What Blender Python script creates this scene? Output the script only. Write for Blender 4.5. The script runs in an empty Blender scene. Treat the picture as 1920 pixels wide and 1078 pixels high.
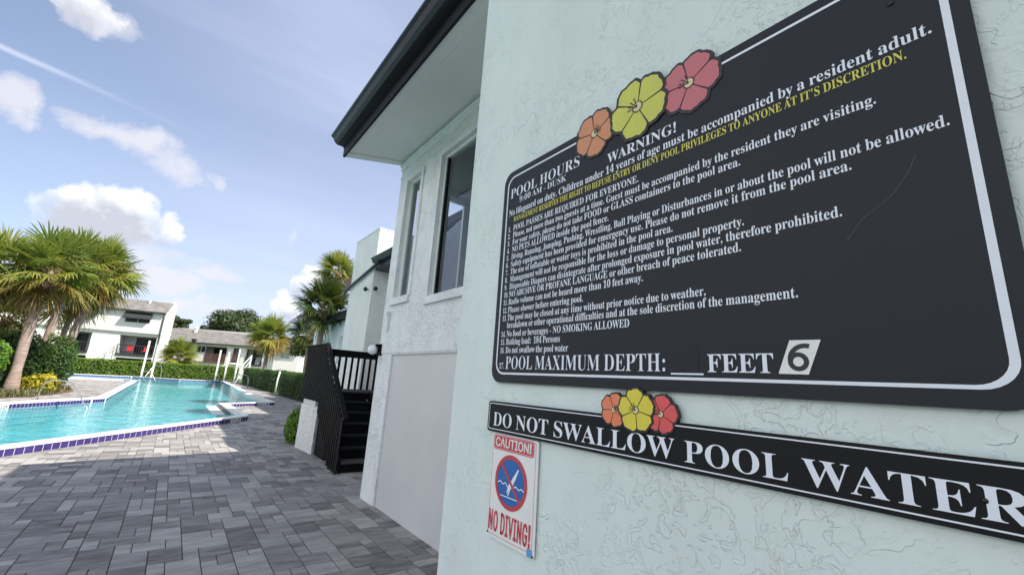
import bpy, math, random, json
from mathutils import Vector, Matrix
from mathutils.geometry import tessellate_polygon
R_ = math.radians
sc = bpy.context.scene
COL = sc.collection

# ------------------------------------------------------------------ camera
def set_camera():
    yaw, pitch, roll = R_(37.362), R_(12.923), R_(3.686)
    f = Vector((math.sin(yaw)*math.cos(pitch), math.cos(yaw)*math.cos(pitch), math.sin(pitch)))
    r = Vector((math.cos(yaw), -math.sin(yaw), 0)); u = r.cross(f)
    r2 = math.cos(roll)*r + math.sin(roll)*u; u2 = -math.sin(roll)*r + math.cos(roll)*u
    cam = bpy.data.cameras.new('camera'); o = bpy.data.objects.new('camera', cam); COL.objects.link(o)
    m = Matrix((r2, u2, -f)).transposed().to_4x4(); m.translation = Vector((0, 0, 1.6))
    o.matrix_world = m
    cam.sensor_width = 36.0; cam.sensor_fit = 'HORIZONTAL'; cam.lens = 36*798.6/1920
    cam.clip_start = 0.05; cam.clip_end = 3000
    sc.camera = o
set_camera()

# ------------------------------------------------------------------ sun and sky
SUN_EL, SUN_AZ = R_(48.3), R_(37.0)
S = Vector((math.sin(SUN_AZ)*math.cos(SUN_EL), -math.cos(SUN_AZ)*math.cos(SUN_EL), math.sin(SUN_EL)))
sl = bpy.data.lights.new('sun', 'SUN'); sl.energy = 4.6; sl.angle = R_(0.5); sl.color = (1, .93, .83)
so = bpy.data.objects.new('sun', sl); COL.objects.link(so); so.rotation_euler = S.to_track_quat('Z', 'Y').to_euler()
so.location = (30, -40, 60)
sc.view_settings.view_transform = 'Standard'; sc.view_settings.look = 'None'
sc.view_settings.exposure = 0.86; sc.view_settings.gamma = 1; sc.view_settings.use_curve_mapping = False

class NT:
    """small node-graph helper"""
    def __init__(s, t): s.t = t; s.n = t.nodes; s.l = t.links
    def new(s, ty, **kw):
        n = s.n.new(ty)
        for k, v in kw.items():
            if k.startswith('i_'):
                key = k[2:]; key = int(key) if key.isdigit() else key.replace('_', ' ')
                n.inputs[key].default_value = v
            else: setattr(n, k, v)
        return n
    def link(s, a, b): s.l.new(a, b); return b
    def math(s, op, a, b=None, c=None, clamp=False):
        n = s.n.new('ShaderNodeMath'); n.operation = op; n.use_clamp = clamp
        for i, x in enumerate((a, b, c)):
            if x is None: continue
            if isinstance(x, (int, float)): n.inputs[i].default_value = x
            else: s.l.new(x, n.inputs[i])
        return n.outputs[0]
    def mix(s, fac, a, b, blend='MIX'):
        n = s.n.new('ShaderNodeMix'); n.data_type = 'RGBA'; n.blend_type = blend
        for key, x in ((0, fac), (6, a), (7, b)):
            if isinstance(x, (int, float)): n.inputs[key].default_value = x
            elif isinstance(x, tuple): n.inputs[key].default_value = x if len(x) == 4 else (*x, 1)
            else: s.l.new(x, n.inputs[key])
        return n.outputs[2]
    def ramp(s, fac, stops, interp='LINEAR'):
        n = s.n.new('ShaderNodeValToRGB'); e = n.color_ramp.elements; n.color_ramp.interpolation = interp
        while len(e) < len(stops): e.new(.5)
        for q, (p, c) in zip(e, stops):
            q.position = p; q.color = (*c, 1) if isinstance(c, tuple) else (c, c, c, 1)
        s.l.new(fac, n.inputs[0]); return n.outputs[0]
    def noise(s, vec, scale, detail=4, rough=.55, dist=0, dim='3D'):
        n = s.n.new('ShaderNodeTexNoise'); n.noise_dimensions = dim
        n.inputs['Scale'].default_value = scale; n.inputs['Detail'].default_value = detail
        n.inputs['Roughness'].default_value = rough; n.inputs['Distortion'].default_value = dist
        if vec is not None: s.l.new(vec, n.inputs['Vector'])
        return n.outputs[0]

def make_world():
    w = bpy.data.worlds.new('World'); sc.world = w; w.use_nodes = True
    g = NT(w.node_tree); g.n.clear()
    out = g.new('ShaderNodeOutputWorld'); bg = g.new('ShaderNodeBackground', i_Strength=0.094)
    sky = g.new('ShaderNodeTexSky', sky_type='NISHITA', sun_disc=False)
    sky.sun_elevation = SUN_EL; sky.sun_rotation = R_(180)-SUN_AZ; sky.altitude = 0
    sky.air_density = 1.0; sky.dust_density = 1.2; sky.ozone_density = 1.5
    tc = g.new('ShaderNodeTexCoord'); d = tc.outputs['Generated']
    sep = g.new('ShaderNodeSeparateXYZ'); g.link(d, sep.inputs[0]); X, Y, Z = sep.outputs
    az = g.math('MULTIPLY', g.math('ARCTAN2', X, Y), 57.29578)
    el = g.math('MULTIPLY', g.math('ARCSINE', Z), 57.29578)
    # high thin cirrus: streaks stretched along one heading
    zz = g.math('MAXIMUM', g.math('ADD', Z, .12), .02)
    cx = g.new('ShaderNodeCombineXYZ'); g.link(g.math('DIVIDE', X, zz), cx.inputs[0]); g.link(g.math('DIVIDE', Y, zz), cx.inputs[1])
    mp = g.new('ShaderNodeMapping', vector_type='POINT'); g.link(cx.outputs[0], mp.inputs[0])
    mp.inputs['Rotation'].default_value = (0, 0, R_(38)); mp.inputs['Scale'].default_value = (.16, .75, 1)
    cir = g.noise(mp.outputs[0], 1.5, 7, .52, .35)
    cir = g.ramp(cir, [(.36, 0.0), (.72, 1.0)])
    cirm = g.math('MULTIPLY', cir, .62)
    haze = g.ramp(Z, [(0.0, .8), (.12, .52), (.45, .22), (1, .2)])
    veil = g.math('MAXIMUM', cirm, haze)
    # more of it towards the right (a bank of thin cloud over the roofs)
    right = g.ramp(g.math('MULTIPLY_ADD', az, 1/90, .5), [(.30, 0.0), (.58, .50), (1, .6)])
    veil = g.math('MINIMUM', g.math('ADD', veil, g.math('MULTIPLY', right, g.math('MULTIPLY_ADD', cir, .6, .45))), .92)
    base = g.mix(g.math('MULTIPLY', veil, .85), sky.outputs[0], (4.9, 5.35, 7.1))
    # cumulus: (azimuth, elevation, half width, half height, weight)
    n1 = g.noise(d, 9, 8, .58, .25); n2 = g.noise(d, 26, 5, .6, .2); n3 = g.noise(d, 5, 5, .5)
    nn = g.math('ADD', g.math('MULTIPLY', g.math('SUBTRACT', n1, .5), 2.3), g.math('MULTIPLY', g.math('SUBTRACT', n2, .5), 1.5))
    # ragged outlines: the cloud outlines are looked up through a warped direction
    wp = g.new('ShaderNodeTexNoise'); wp.inputs['Scale'].default_value = 11; wp.inputs['Detail'].default_value = 6; wp.inputs['Roughness'].default_value = .6; g.link(d, wp.inputs['Vector'])
    ws = g.new('ShaderNodeSeparateColor'); g.link(wp.outputs['Color'], ws.inputs[0])
    az = g.math('MULTIPLY_ADD', g.math('SUBTRACT', ws.outputs[0], .5), 9.0, az); el = g.math('MULTIPLY_ADD', g.math('SUBTRACT', ws.outputs[1], .5), 5.0, el)
    def field(blobs, de=0.0):
        best = None
        for a0, e0, wa, we, wt in blobs:
            qa = g.math('DIVIDE', g.math('SUBTRACT', az, a0), wa); qe = g.math('DIVIDE', g.math('SUBTRACT', el, e0-de), we)
            q = g.math('ADD', g.math('MULTIPLY', qa, qa), g.math('MULTIPLY', qe, qe))
            f = g.math('MULTIPLY', g.math('SUBTRACT', 1.0, q), wt)
            best = f if best is None else g.math('MAXIMUM', best, f)
        return best
    BRIGHT = [(-8.6, 13.3, 6.0, 2.5, 1.15), (-6.9, 15.2, 3.3, 2.1, 1.1), (-10.6, 14.4, 2.6, 1.9, 1.0), (-3.2, 13.2, 2.3, 1.6, 1.0), (12.0, 10.8, 1.8, 2.0, 0.9), (10.0, 7.6, 1.6, 1.6, 0.9), (-13.8, 30.6, 2.6, 2.2, 0.85), (-16, 7, 6, 3, 0.8)]
    GREY = [(-2.8, 8.1, 3.6, 1.4, 1.5), (0.9, 9.3, 1.9, 0.7, 1.2), (-1, 6.3, 3, 0.6, 1.1), (3, 5.5, 4, 1.0, 0.8), (-8.0, 21.3, 5.2, 1.6, 1.15), (-3.3, 19.9, 3.4, 1.9, 1.0), (-15.6, 21.2, 2.4, 2.2, 1.3), (-12.8, 30.6, 3.4, 1.9, 0.9), (0.6, 19.8, 1.0, 0.8, 0.7), (-6, 10.6, 7, 1.8, 0.6), (2.0, 9.6, 2.6, 0.9, 0.6), (9.4, 15.8, 1.0, 0.8, 0.5)]
    fb = g.math('ADD', field(BRIGHT), nn)
    mb = g.ramp(fb, [(.0, 0.0), (.34, .5), (.85, 1.0)])
    fg = g.math('ADD', field(GREY), g.math('MULTIPLY', nn, .9))
    mg = g.ramp(fg, [(.0, 0.0), (1.1, 1.0)])
    # the sun stands behind the camera: tops white, undersides grey
    lo = g.noise(d, 16, 6, .6, .3)
    fu = g.math('ADD', field(BRIGHT, 1.5), g.math('MULTIPLY', nn, .5))
    thick = g.math('ADD', fu, g.math('MULTIPLY', g.math('SUBTRACT', lo, .5), 2.4))
    shade = g.ramp(thick, [(.0, (6.9, 6.85, 6.8)), (.35, (5.7, 5.75, 5.95)), (.95, (3.9, 4.1, 4.7))])
    c1 = g.mix(g.math('MULTIPLY', mg, .78), base, (5.4, 5.35, 5.75))
    c2 = g.mix(mb, c1, shade)
    # unseen cloud banks added left, behind and overhead to brighten the shaded walls
    fill_bank = g.ramp(g.math('ADD', field([(-78, 20, 38, 15, 2.2), (-125, 24, 28, 14, 1.8), (-44, 9, 12, 4, 0.9), (120, 25, 25, 10, 1), (-140, 30, 25, 10, 1), (-120, 55, 25, 12, 1.0), (-60, 50, 18, 9, 1.0), (40, 68, 25, 8, 1)]), nn), [(.15, 0.0), (.6, 1.0)])
    c2 = g.mix(fill_bank, c2, (10.0, 9.95, 9.9))
    # old contrail
    tr = [(-0.13613904, 0.39766258, -0.90737568)]
    nt = g.new('ShaderNodeVectorMath', operation='DOT_PRODUCT'); g.link(d, nt.inputs[0]); nt.inputs[1].default_value = tr[0]
    wob = g.math('MULTIPLY', g.math('SUBTRACT', g.noise(d, 14, 3), .5), .006)
    t1 = g.math('ABSOLUTE', g.math('ADD', nt.outputs['Value'], wob))
    t2 = g.ramp(g.math('MULTIPLY', t1, 100), [(.0, 1.0), (.62, 0.0)])
    al = g.ramp(g.math('MULTIPLY_ADD', az, 1/60, .5), [(.0, .5), (.19, .5), (.36, .06), (.5, 0.0)])
    up = g.math('GREATER_THAN', Z, .05)
    c3 = g.mix(g.math('MULTIPLY', g.math('MULTIPLY', t2, al), up), c2, (6.6, 6.9, 8.2))
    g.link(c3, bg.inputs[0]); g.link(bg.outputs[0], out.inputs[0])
make_world()

# ------------------------------------------------------------------ mesh helpers
class MB:
    def __init__(s): s.v = []; s.f = []; s.m = []; s.tone = []
    def quad(s, a, b, c, d, m=0, t=0.5):
        i = len(s.v); s.v += [tuple(a), tuple(b), tuple(c), tuple(d)]; s.f.append((i, i+1, i+2, i+3)); s.m.append(m); s.tone.append(t)
    def poly(s, pts, m=0, t=.5):
        i = len(s.v); s.v += [tuple(p) for p in pts]; s.f.append(tuple(range(i, i+len(pts)))); s.m.append(m); s.tone.append(t)
    def tris(s, vs, fs, m=0, t=.5):
        i = len(s.v); s.v += [tuple(p) for p in vs]
        for f in fs: s.f.append(tuple(i+k for k in f)); s.m.append(m); s.tone.append(t)
    def box(s, lo, hi, m=0, t=.5, fr=None):
        """axis box; fr=(origin, ex, ey) places it in a turned frame"""
        c = [(x, y, z) for z in (lo[2], hi[2]) for (x, y) in ((lo[0], lo[1]), (hi[0], lo[1]), (hi[0], hi[1]), (lo[0], hi[1]))]
        if fr:
            o, ex, ey = fr; c = [(o[0]+x*ex[0]+y*ey[0], o[1]+x*ex[1]+y*ey[1], z) for x, y, z in c]
        s.tris(c, [(3, 2, 1, 0), (4, 5, 6, 7), (0, 1, 5, 4), (1, 2, 6, 5), (2, 3, 7, 6), (3, 0, 4, 7)], m, t)
    def beam(s, a, b, w, h, up=(0, 0, 1), m=0):
        a = Vector(a); b = Vector(b); d = (b-a).normalized(); up = Vector(up)
        x = d.cross(up).normalized(); y = x.cross(d)
        c = [p + x*sx*w/2 + y*sy*h/2 for p in (a, b) for sx, sy in ((-1, -1), (1, -1), (1, 1), (-1, 1))]
        s.tris(c, [(3, 2, 1, 0), (4, 5, 6, 7), (0, 1, 5, 4), (1, 2, 6, 5), (2, 3, 7, 6), (3, 0, 4, 7)], m)
    def tube(s, pts, rad, n=10, m=0, t=.5, caps=True):
        pts = [Vector(p) for p in pts]; k = len(pts)
        rs = rad if isinstance(rad, (list, tuple)) else [rad]*k
        ref = Vector((0, 0, 1)); rings = []; i0 = len(s.v); px = None
        for i, p in enumerate(pts):
            d = (pts[min(i+1, k-1)] - pts[max(i-1, 0)]).normalized()
            if px is None:
                px = d.cross(ref); px = px.normalized() if px.length > .05 else Vector((1, 0, 0))
            else: px = (px - d*px.dot(d)).normalized()
            y = d.cross(px)
            for j in range(n):
                a = 2*math.pi*j/n; s.v.append(tuple(p + (px*math.cos(a) + y*math.sin(a))*rs[i]))
        for i in range(k-1):
            for j in range(n):
                a = i0+i*n+j; b = i0+i*n+(j+1) % n
                s.f.append((a, b, b+n, a+n)); s.m.append(m); s.tone.append(t)
        if caps:
            s.f.append(tuple(i0+j for j in reversed(range(n)))); s.m.append(m); s.tone.append(t)
            s.f.append(tuple(i0+(k-1)*n+j for j in range(n))); s.m.append(m); s.tone.append(t)
    def sphere(s, c, r, n=16, rings=10, m=0, t=.5, sq=(1, 1, 1)):
        i0 = len(s.v)
        for i in range(rings+1):
            p = math.pi*i/rings
            for j in range(n):
                a = 2*math.pi*j/n
                s.v.append((c[0]+r*sq[0]*math.sin(p)*math.cos(a), c[1]+r*sq[1]*math.sin(p)*math.sin(a), c[2]+r*sq[2]*math.cos(p)))
        for i in range(rings):
            for j in range(n):
                a = i0+i*n+j; b = i0+i*n+(j+1) % n
                s.f.append((a, a+n, b+n, b)); s.m.append(m); s.tone.append(t)
    def build(s, name, mats, parent=None, smooth=False, bevel=0):
        me = bpy.data.meshes.new(name); me.from_pydata(s.v, [], s.f)
        for mt in (mats if isinstance(mats, (list, tuple)) else [mats]): me.materials.append(mt)
        me.polygons.foreach_set('material_index', s.m)
        at = me.attributes.new('tone', 'FLOAT', 'FACE'); at.data.foreach_set('value', s.tone)
        if smooth: me.polygons.foreach_set('use_smooth', [True]*len(s.f))
        me.update()
        o = bpy.data.objects.new(name, me); COL.objects.link(o)
        if parent:
            o.parent = parent; o.matrix_parent_inverse = Matrix.Translation(-Vector(parent.location))
        if bevel:
            b = o.modifiers.new('bevel', 'BEVEL'); b.width = bevel; b.segments = 2; b.limit_method = 'ANGLE'
        return o

def tag(o, label, cat, group=None, kind=None):
    if label: o['label'] = label
    if cat: o['category'] = cat
    if group: o['group'] = group
    if kind: o['kind'] = kind
    return o
def thing(name, loc, label, cat, group=None):
    o = bpy.data.objects.new(name, None); COL.objects.link(o); o.location = loc; o.empty_display_size = .2
    return tag(o, label, cat, group)
def structure(o): o['kind'] = 'structure'; return o
def tess(loops):
    """fill 2-D loops (first outer, rest holes) -> verts, tris"""
    L3 = [[Vector((p[0], p[1], 0)) for p in lp] for lp in loops]
    vs = [p for lp in loops for p in lp]
    return vs, tessellate_polygon(L3)
def inset(poly, d):
    """move a CCW polygon inwards by d (mitred)"""
    n = len(poly); out = []
    for i in range(n):
        p0, p1, p2 = Vector(poly[i-1]), Vector(poly[i]), Vector(poly[(i+1) % n])
        a = (p1-p0).normalized(); b = (p2-p1).normalized()
        na = Vector((-a.y, a.x)); nb = Vector((-b.y, b.x)); m = (na+nb)
        k = d/max(.35, (1+na.dot(nb))/2)/2
        v = m*k
        if v.length > 1.5*abs(d): v *= 1.5*abs(d)/v.length
        out.append(tuple(p1 + v))
    return out
def inside(p, poly):
    x, y = p; r = False; n = len(poly)
    for i in range(n):
        x1, y1 = poly[i]; x2, y2 = poly[i-1]
        if (y1 > y) != (y2 > y) and x < (x2-x1)*(y-y1)/(y2-y1)+x1: r = not r
    return r

# ------------------------------------------------------------------ materials
def pmat(name, col, rough=.6, metal=0.0, spec=.5, var=0.0, vscale=3.0, bump=None, emit=None):
    """principled material; var = tone variation by noise; bump=(scale, strength, distance, detail)"""
    m = bpy.data.materials.new(name); m.use_nodes = True; g = NT(m.node_tree); b = g.n['Principled BSDF']
    b.inputs['Roughness'].default_value = rough; b.inputs['Metallic'].default_value = metal
    b.inputs['Specular IOR Level'].default_value = spec
    co = g.new('ShaderNodeTexCoord').outputs['Object']
    if var:
        n = g.noise(co, vscale, 6, .6)
        c = g.mix(g.ramp(n, [(.3, 0.0), (.7, 1.0)]), tuple(x*(1-var) for x in col), tuple(min(1, x*(1+var)) for x in col))
        g.link(c, b.inputs['Base Color'])
        g.link(g.math('MULTIPLY_ADD', n, .25, rough-.12, clamp=True), b.inputs['Roughness'])
    else: b.inputs['Base Color'].default_value = (*col, 1)
    if bump:
        bp = g.new('ShaderNodeBump', i_Strength=bump[1], i_Distance=bump[2]); g.link(g.noise(co, bump[0], bump[3], .6), bp.inputs['Height'])
        g.link(bp.outputs[0], b.inputs['Normal'])
    if emit:
        b.inputs['Emission Color'].default_value = (*emit[0], 1); b.inputs['Emission Strength'].default_value = emit[1]
    return m

def stucco(name, col, scale, dist, fine=.4, patch=(.42, .6)):
    """skip-trowel stucco: smooth plateaus whose broken edges come in patches"""
    m = bpy.data.materials.new(name); m.use_nodes = True; g = NT(m.node_tree); b = g.n['Principled BSDF']
    co = g.new('ShaderNodeTexCoord').outputs['Object']
    b.inputs['Roughness'].default_value = .62; b.inputs['Specular IOR Level'].default_value = .3
    big = g.noise(co, scale*.22, 3, .5)
    n1 = g.noise(co, scale, 3, .5, .8)
    plate = g.ramp(n1, [(.485, 0.0), (.51, 1.0)])
    mp = g.new('ShaderNodeMapping'); g.link(co, mp.inputs[0]); mp.inputs['Location'].default_value = (3.1, 7.7, 1.9)
    n2 = g.noise(mp.outputs[0], scale*2.3, 3, .5, 1.0)
    plate2 = g.ramp(n2, [(.54, 0.0), (.565, 1.0)])
    brk = g.ramp(g.noise(mp.outputs[0], scale*1.1, 2, .5), [(.44, 0.0), (.56, 1.0)])
    mask = g.math('MULTIPLY', g.ramp(big, [(patch[0], 0.0), (patch[1], 1.0)]), g.math('MULTIPLY_ADD', brk, .85, .15))
    mp2 = g.new('ShaderNodeMapping'); g.link(co, mp2.inputs[0]); mp2.inputs['Location'].default_value = (9.1, 2.2, 5.5)
    mask2 = g.ramp(g.noise(mp2.outputs[0], scale*.3, 3, .5), [(patch[0], 0.0), (patch[1], 1.0)])
    # edge lines only: plate * soft ramp so that one side steps and the other feathers out
    soft = g.ramp(n1, [(.482, 0.0), (.499, 1.0), (.60, .35), (.8, 0.0)])
    soft2 = g.ramp(n2, [(.538, 0.0), (.558, 1.0), (.66, .3), (.8, 0.0)])
    h = g.math('ADD', g.math('MULTIPLY', soft, mask), g.math('MULTIPLY', g.math('MULTIPLY', soft2, mask2), .7))
    h = g.math('ADD', h, g.math('MULTIPLY', g.noise(co, scale*.4, 3, .5), .5))
    h = g.math('ADD', h, g.math('MULTIPLY', g.noise(co, scale*9, 3, .6), .06*fine))
    bp = g.new('ShaderNodeBump', i_Strength=1.0, i_Distance=dist); g.link(h, bp.inputs['Height']); g.link(bp.outputs[0], b.inputs['Normal'])
    gm = g.new('ShaderNodeMapping'); g.link(co, gm.inputs[0]); gm.inputs['Scale'].default_value = (1.6, 1.6, .45)
    grime = g.ramp(g.noise(gm.outputs[0], 1.5, 7, .68), [(.3, .90), (.62, 1.0)])
    cr = g.mix(1.0, (*col, 1), grime, 'MULTIPLY'); g.link(cr, b.inputs['Base Color'])
    return m

def leafmat(name, stops, trans=.35, rough=.45):
    m = bpy.data.materials.new(name); m.use_nodes = True; g = NT(m.node_tree); b = g.n['Principled BSDF']; out = g.n['Material Output']
    at = g.new('ShaderNodeAttribute', attribute_name='tone'); c = g.ramp(at.outputs['Fac'], stops)
    g.link(c, b.inputs['Base Color']); b.inputs['Roughness'].default_value = rough; b.inputs['Specular IOR Level'].default_value = .35
    tr = g.new('ShaderNodeBsdfTranslucent'); g.link(g.mix(.5, c, (.24, .28, .03)), tr.inputs[0])
    mx = g.new('ShaderNodeMixShader', i_0=trans); g.link(b.outputs[0], mx.inputs[1]); g.link(tr.outputs[0], mx.inputs[2])
    g.link(mx.outputs[0], out.inputs[0]); return m

def pavermat():
    m = bpy.data.materials.new('concrete pavers'); m.use_nodes = True; g = NT(m.node_tree); b = g.n['Principled BSDF']
    co = g.new('ShaderNodeTexCoord').outputs['Object']
    t = g.new('ShaderNodeAttribute', attribute_name='tone').outputs['Fac']
    # streaky two-tone blend that is cast into each stone, different on every stone
    off = g.new('ShaderNodeCombineXYZ'); g.link(g.math('MULTIPLY', t, 91.7), off.inputs[1]); g.link(g.math('MULTIPLY', t, 37.3), off.inputs[0])
    ad = g.new('ShaderNodeVectorMath', operation='ADD'); g.link(co, ad.inputs[0]); g.link(off.outputs[0], ad.inputs[1])
    mp = g.new('ShaderNodeMapping'); g.link(ad.outputs[0], mp.inputs[0]); mp.inputs['Scale'].default_value = (3.2, 10, 1)
    st = g.noise(mp.outputs[0], 1.0, 5, .6, .3)
    fine = g.noise(co, 160, 3, .7)
    tone = g.math('FRACT', g.math('MULTIPLY', t, 7.31))
    v = g.math('ADD', g.math('MULTIPLY', g.math('SUBTRACT', st, .5), 1.05), g.math('MULTIPLY_ADD', tone, .58, .19))
    v = g.math('ADD', v, g.math('MULTIPLY', g.math('SUBTRACT', fine, .5), .35))
    v = g.math('ADD', v, g.math('MULTIPLY', g.math('SUBTRACT', g.noise(co, .5, 4), .5), .4))
    c = g.ramp(v, [(.02, (.095, .09, .088)), (.45, (.255, .244, .235)), (.98, (.45, .43, .405))])
    g.link(c, b.inputs['Base Color']); b.inputs['Roughness'].default_value = .72; b.inputs['Specular IOR Level'].default_value = .4
    bp = g.new('ShaderNodeBump', i_Strength=.5, i_Distance=.004); g.link(g.math('ADD', st, g.math('MULTIPLY', fine, .4)), bp.inputs['Height'])
    g.link(bp.outputs[0], b.inputs['Normal']); return m

def watermat():
    m = bpy.data.materials.new('pool water'); m.use_nodes = True; g = NT(m.node_tree); g.n.clear()
    out = g.new('ShaderNodeOutputMaterial'); tr = g.new('ShaderNodeBsdfTransparent'); tr.inputs[0].default_value = (.66, .95, .995, 1)
    gl = g.new('ShaderNodeBsdfGlossy', i_Roughness=.03); gl.inputs[0].default_value = (1, 1, 1, 1)
    co = g.new('ShaderNodeTexCoord').outputs['Object']
    mp = g.new('ShaderNodeMapping'); g.link(co, mp.inputs[0]); mp.inputs['Scale'].default_value = (1, .8, 1)
    h = g.math('ADD', g.noise(mp.outputs[0], 2.2, 3, .5, .5), g.math('MULTIPLY', g.noise(mp.outputs[0], 8, 2, .5, .6), .22))
    bp = g.new('ShaderNodeBump', i_Strength=1.0, i_Distance=.036); g.link(h, bp.inputs['Height']); g.link(bp.outputs[0], gl.inputs['Normal'])
    fr = g.new('ShaderNodeFresnel', i_IOR=1.33); g.link(bp.outputs[0], fr.inputs['Normal'])
    fac = g.math('MULTIPLY', fr.outputs[0], .8, clamp=True)
    mx = g.new('ShaderNodeMixShader'); g.link(fac, mx.inputs[0]); g.link(tr.outputs[0], mx.inputs[1]); g.link(gl.outputs[0], mx.inputs[2])
    g.link(mx.outputs[0], out.inputs[0]); return m

def glassmat(name, tint=(.75, .8, .82), spec=1.0):
    m = bpy.data.materials.new(name); m.use_nodes = True; g = NT(m.node_tree); g.n.clear()
    out = g.new('ShaderNodeOutputMaterial'); tr = g.new('ShaderNodeBsdfTransparent'); tr.inputs[0].default_value = (*tint, 1)
    gl = g.new('ShaderNodeBsdfGlossy', i_Roughness=.01); fr = g.new('ShaderNodeFresnel', i_IOR=1.55)
    mx = g.new('ShaderNodeMixShader'); g.link(g.math('MULTIPLY', fr.outputs[0], spec, clamp=True), mx.inputs[0])
    g.link(tr.outputs[0], mx.inputs[1]); g.link(gl.outputs[0], mx.inputs[2]); g.link(mx.outputs[0], out.inputs[0]); return m

def barkmat(name, c1, c2, sx=(3, 3, 22)):
    m = bpy.data.materials.new(name); m.use_nodes = True; g = NT(m.node_tree); b = g.n['Principled BSDF']
    co = g.new('ShaderNodeTexCoord').outputs['Object']; mp = g.new('ShaderNodeMapping'); g.link(co, mp.inputs[0]); mp.inputs['Scale'].default_value = sx
    n = g.noise(mp.outputs[0], 1.0, 6, .65, .8); n2 = g.noise(co, 2.2, 4)
    v = g.math('ADD', g.math('MULTIPLY', n, .75), g.math('MULTIPLY', n2, .35))
    g.link(g.ramp(v, [(.38, c1), (.68, c2)]), b.inputs['Base Color']); b.inputs['Roughness'].default_value = .9
    bp = g.new('ShaderNodeBump', i_Strength=.9, i_Distance=.03); g.link(n, bp.inputs['Height']); g.link(bp.outputs[0], b.inputs['Normal']); return m

def roofmat(name, cols):
    m = bpy.data.materials.new(name); m.use_nodes = True; g = NT(m.node_tree); b = g.n['Principled BSDF']
    co = g.new('ShaderNodeTexCoord').outputs['Object']
    br = g.new('ShaderNodeTexBrick'); g.link(co, br.inputs[0]); br.inputs['Scale'].default_value = 1.6
    br.inputs['Color1'].default_value = (*cols[0], 1); br.inputs['Color2'].default_value = (*cols[1], 1); br.inputs['Mortar'].default_value = (*[x*.55 for x in cols[0]], 1)
    br.inputs['Mortar Size'].default_value = .02; br.inputs['Row Height'].default_value = .22; br.inputs['Bias'].default_value = 0
    mp = g.new('ShaderNodeMapping'); g.link(co, mp.inputs[0]); mp.inputs['Scale'].default_value = (1.6, 1.6, .35)
    n = g.noise(mp.outputs[0], .9, 7, .7, .4)
    c = g.mix(g.ramp(n, [(.4, 0.0), (.62, .75)]), br.outputs[0], cols[2]); g.link(c, b.inputs['Base Color']); b.inputs['Roughness'].default_value = .9
    return m

M = {}
M['near_wall'] = stucco('skip trowel stucco', (.72, .82, .79), 11, .0026, patch=(.42, .62))
M['wall'] = stucco('white stucco', (.80, .83, .835), 11, .0066, fine=.9, patch=(.38, .54))
M['tower'] = stucco('tower stucco', (.80, .80, .77), 10, .008, fine=1.5, patch=(.3, .5))
M['trim'] = pmat('painted trim', (.72, .80, .765), .5, var=.03, vscale=2)
M['soffit'] = pmat('painted soffit', (.74, .79, .76), .6, var=.03, vscale=1.2)
M['panel_paint'] = pmat('smooth painted panel', (.60, .60, .60), .5, var=.05, vscale=1.6, bump=(5, .25, .012, 6))
M['fascia'] = pmat('charcoal fascia', (.014, .015, .020), .5, spec=.2, var=.2, vscale=3)
M['gutter'] = pmat('charcoal gutter metal', (.020, .021, .027), .4, spec=.35, var=.15, vscale=4)
M['roof'] = roofmat('grey shingles', ((.13, .127, .123), (.175, .168, .16), (.23, .215, .195)))
M['darkwood'] = pmat('black painted wood', (.005, .005, .0052), .6, spec=.12, var=.35, vscale=9, bump=(30, .3, .003, 4))
M['treadwood'] = pmat('worn black tread', (.012, .012, .012), .6, spec=.2, var=.4, vscale=8)
M['edgewood'] = pmat('worn brown edge', (.085, .075, .068), .7, spec=.1, var=.4, vscale=12)
M['sign_black'] = pmat('black sign face', (.021, .024, .030), .45, spec=.22, var=.10, vscale=2.2)
M['bar_black'] = pmat('gloss black sign face', (.008, .009, .011), .40, spec=.2, var=.1, vscale=2.5)
M['sign_white'] = pmat('white sign lettering', (.78, .83, .90), .5, var=.03, vscale=30)
M['sign_yellow'] = pmat('yellow sign lettering', (.66, .62, .10), .5)
M['sticker'] = pmat('white vinyl', (.80, .81, .79), .4, var=.04, vscale=20)
M['old_patch'] = pmat('painted-over patch', (.026, .029, .033), .55, spec=.2)
M['scratch'] = pmat('scuffed plastic', (.10, .105, .115), .6)
M['ink'] = pmat('black ink', (.012, .012, .013), .4)
M['red_ink'] = pmat('red ink', (.55, .045, .06), .4, var=.06, vscale=20)
M['blue_ink'] = pmat('blue ink', (.015, .13, .42), .4, var=.05, vscale=20)
M['tape'] = pmat('blue tape', (.12, .35, .66), .6)
M['orange_petal'] = pmat('orange petal', (.62, .27, .13), .5, var=.05, vscale=20)
M['yellow_petal'] = pmat('yellow petal', (.60, .60, .10), .5, var=.05, vscale=20)
M['red_petal'] = pmat('red petal', (.56, .16, .18), .5, var=.05, vscale=20)
M['orange_petal2'] = pmat('vivid orange petal', (.80, .23, .11), .5, var=.05, vscale=20)
M['yellow_petal2'] = pmat('vivid yellow petal', (.72, .62, .06), .5, var=.05, vscale=20)
M['red_petal2'] = pmat('vivid red petal', (.72, .10, .10), .5, var=.05, vscale=20)
M['stamen'] = pmat('cream stamen', (.68, .60, .36), .5)
M['screw'] = pmat('dark screw', (.03, .03, .03), .35, metal=.6)
M['steel'] = pmat('stainless steel', (.62, .60, .56), .22, metal=1.0, var=.08, vscale=12)
M['white_paint'] = pmat('white gloss paint', (.82, .82, .80), .35, var=.03, vscale=4)
M['globe'] = pmat('opal globe', (.84, .85, .9), .18, spec=.6)
M['coping'] = pmat('white coping', (.78, .77, .73), .7, var=.06, vscale=3, bump=(60, .3, .003, 3))
M['grout'] = pmat('white grout', (.66, .65, .62), .8)
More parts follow.
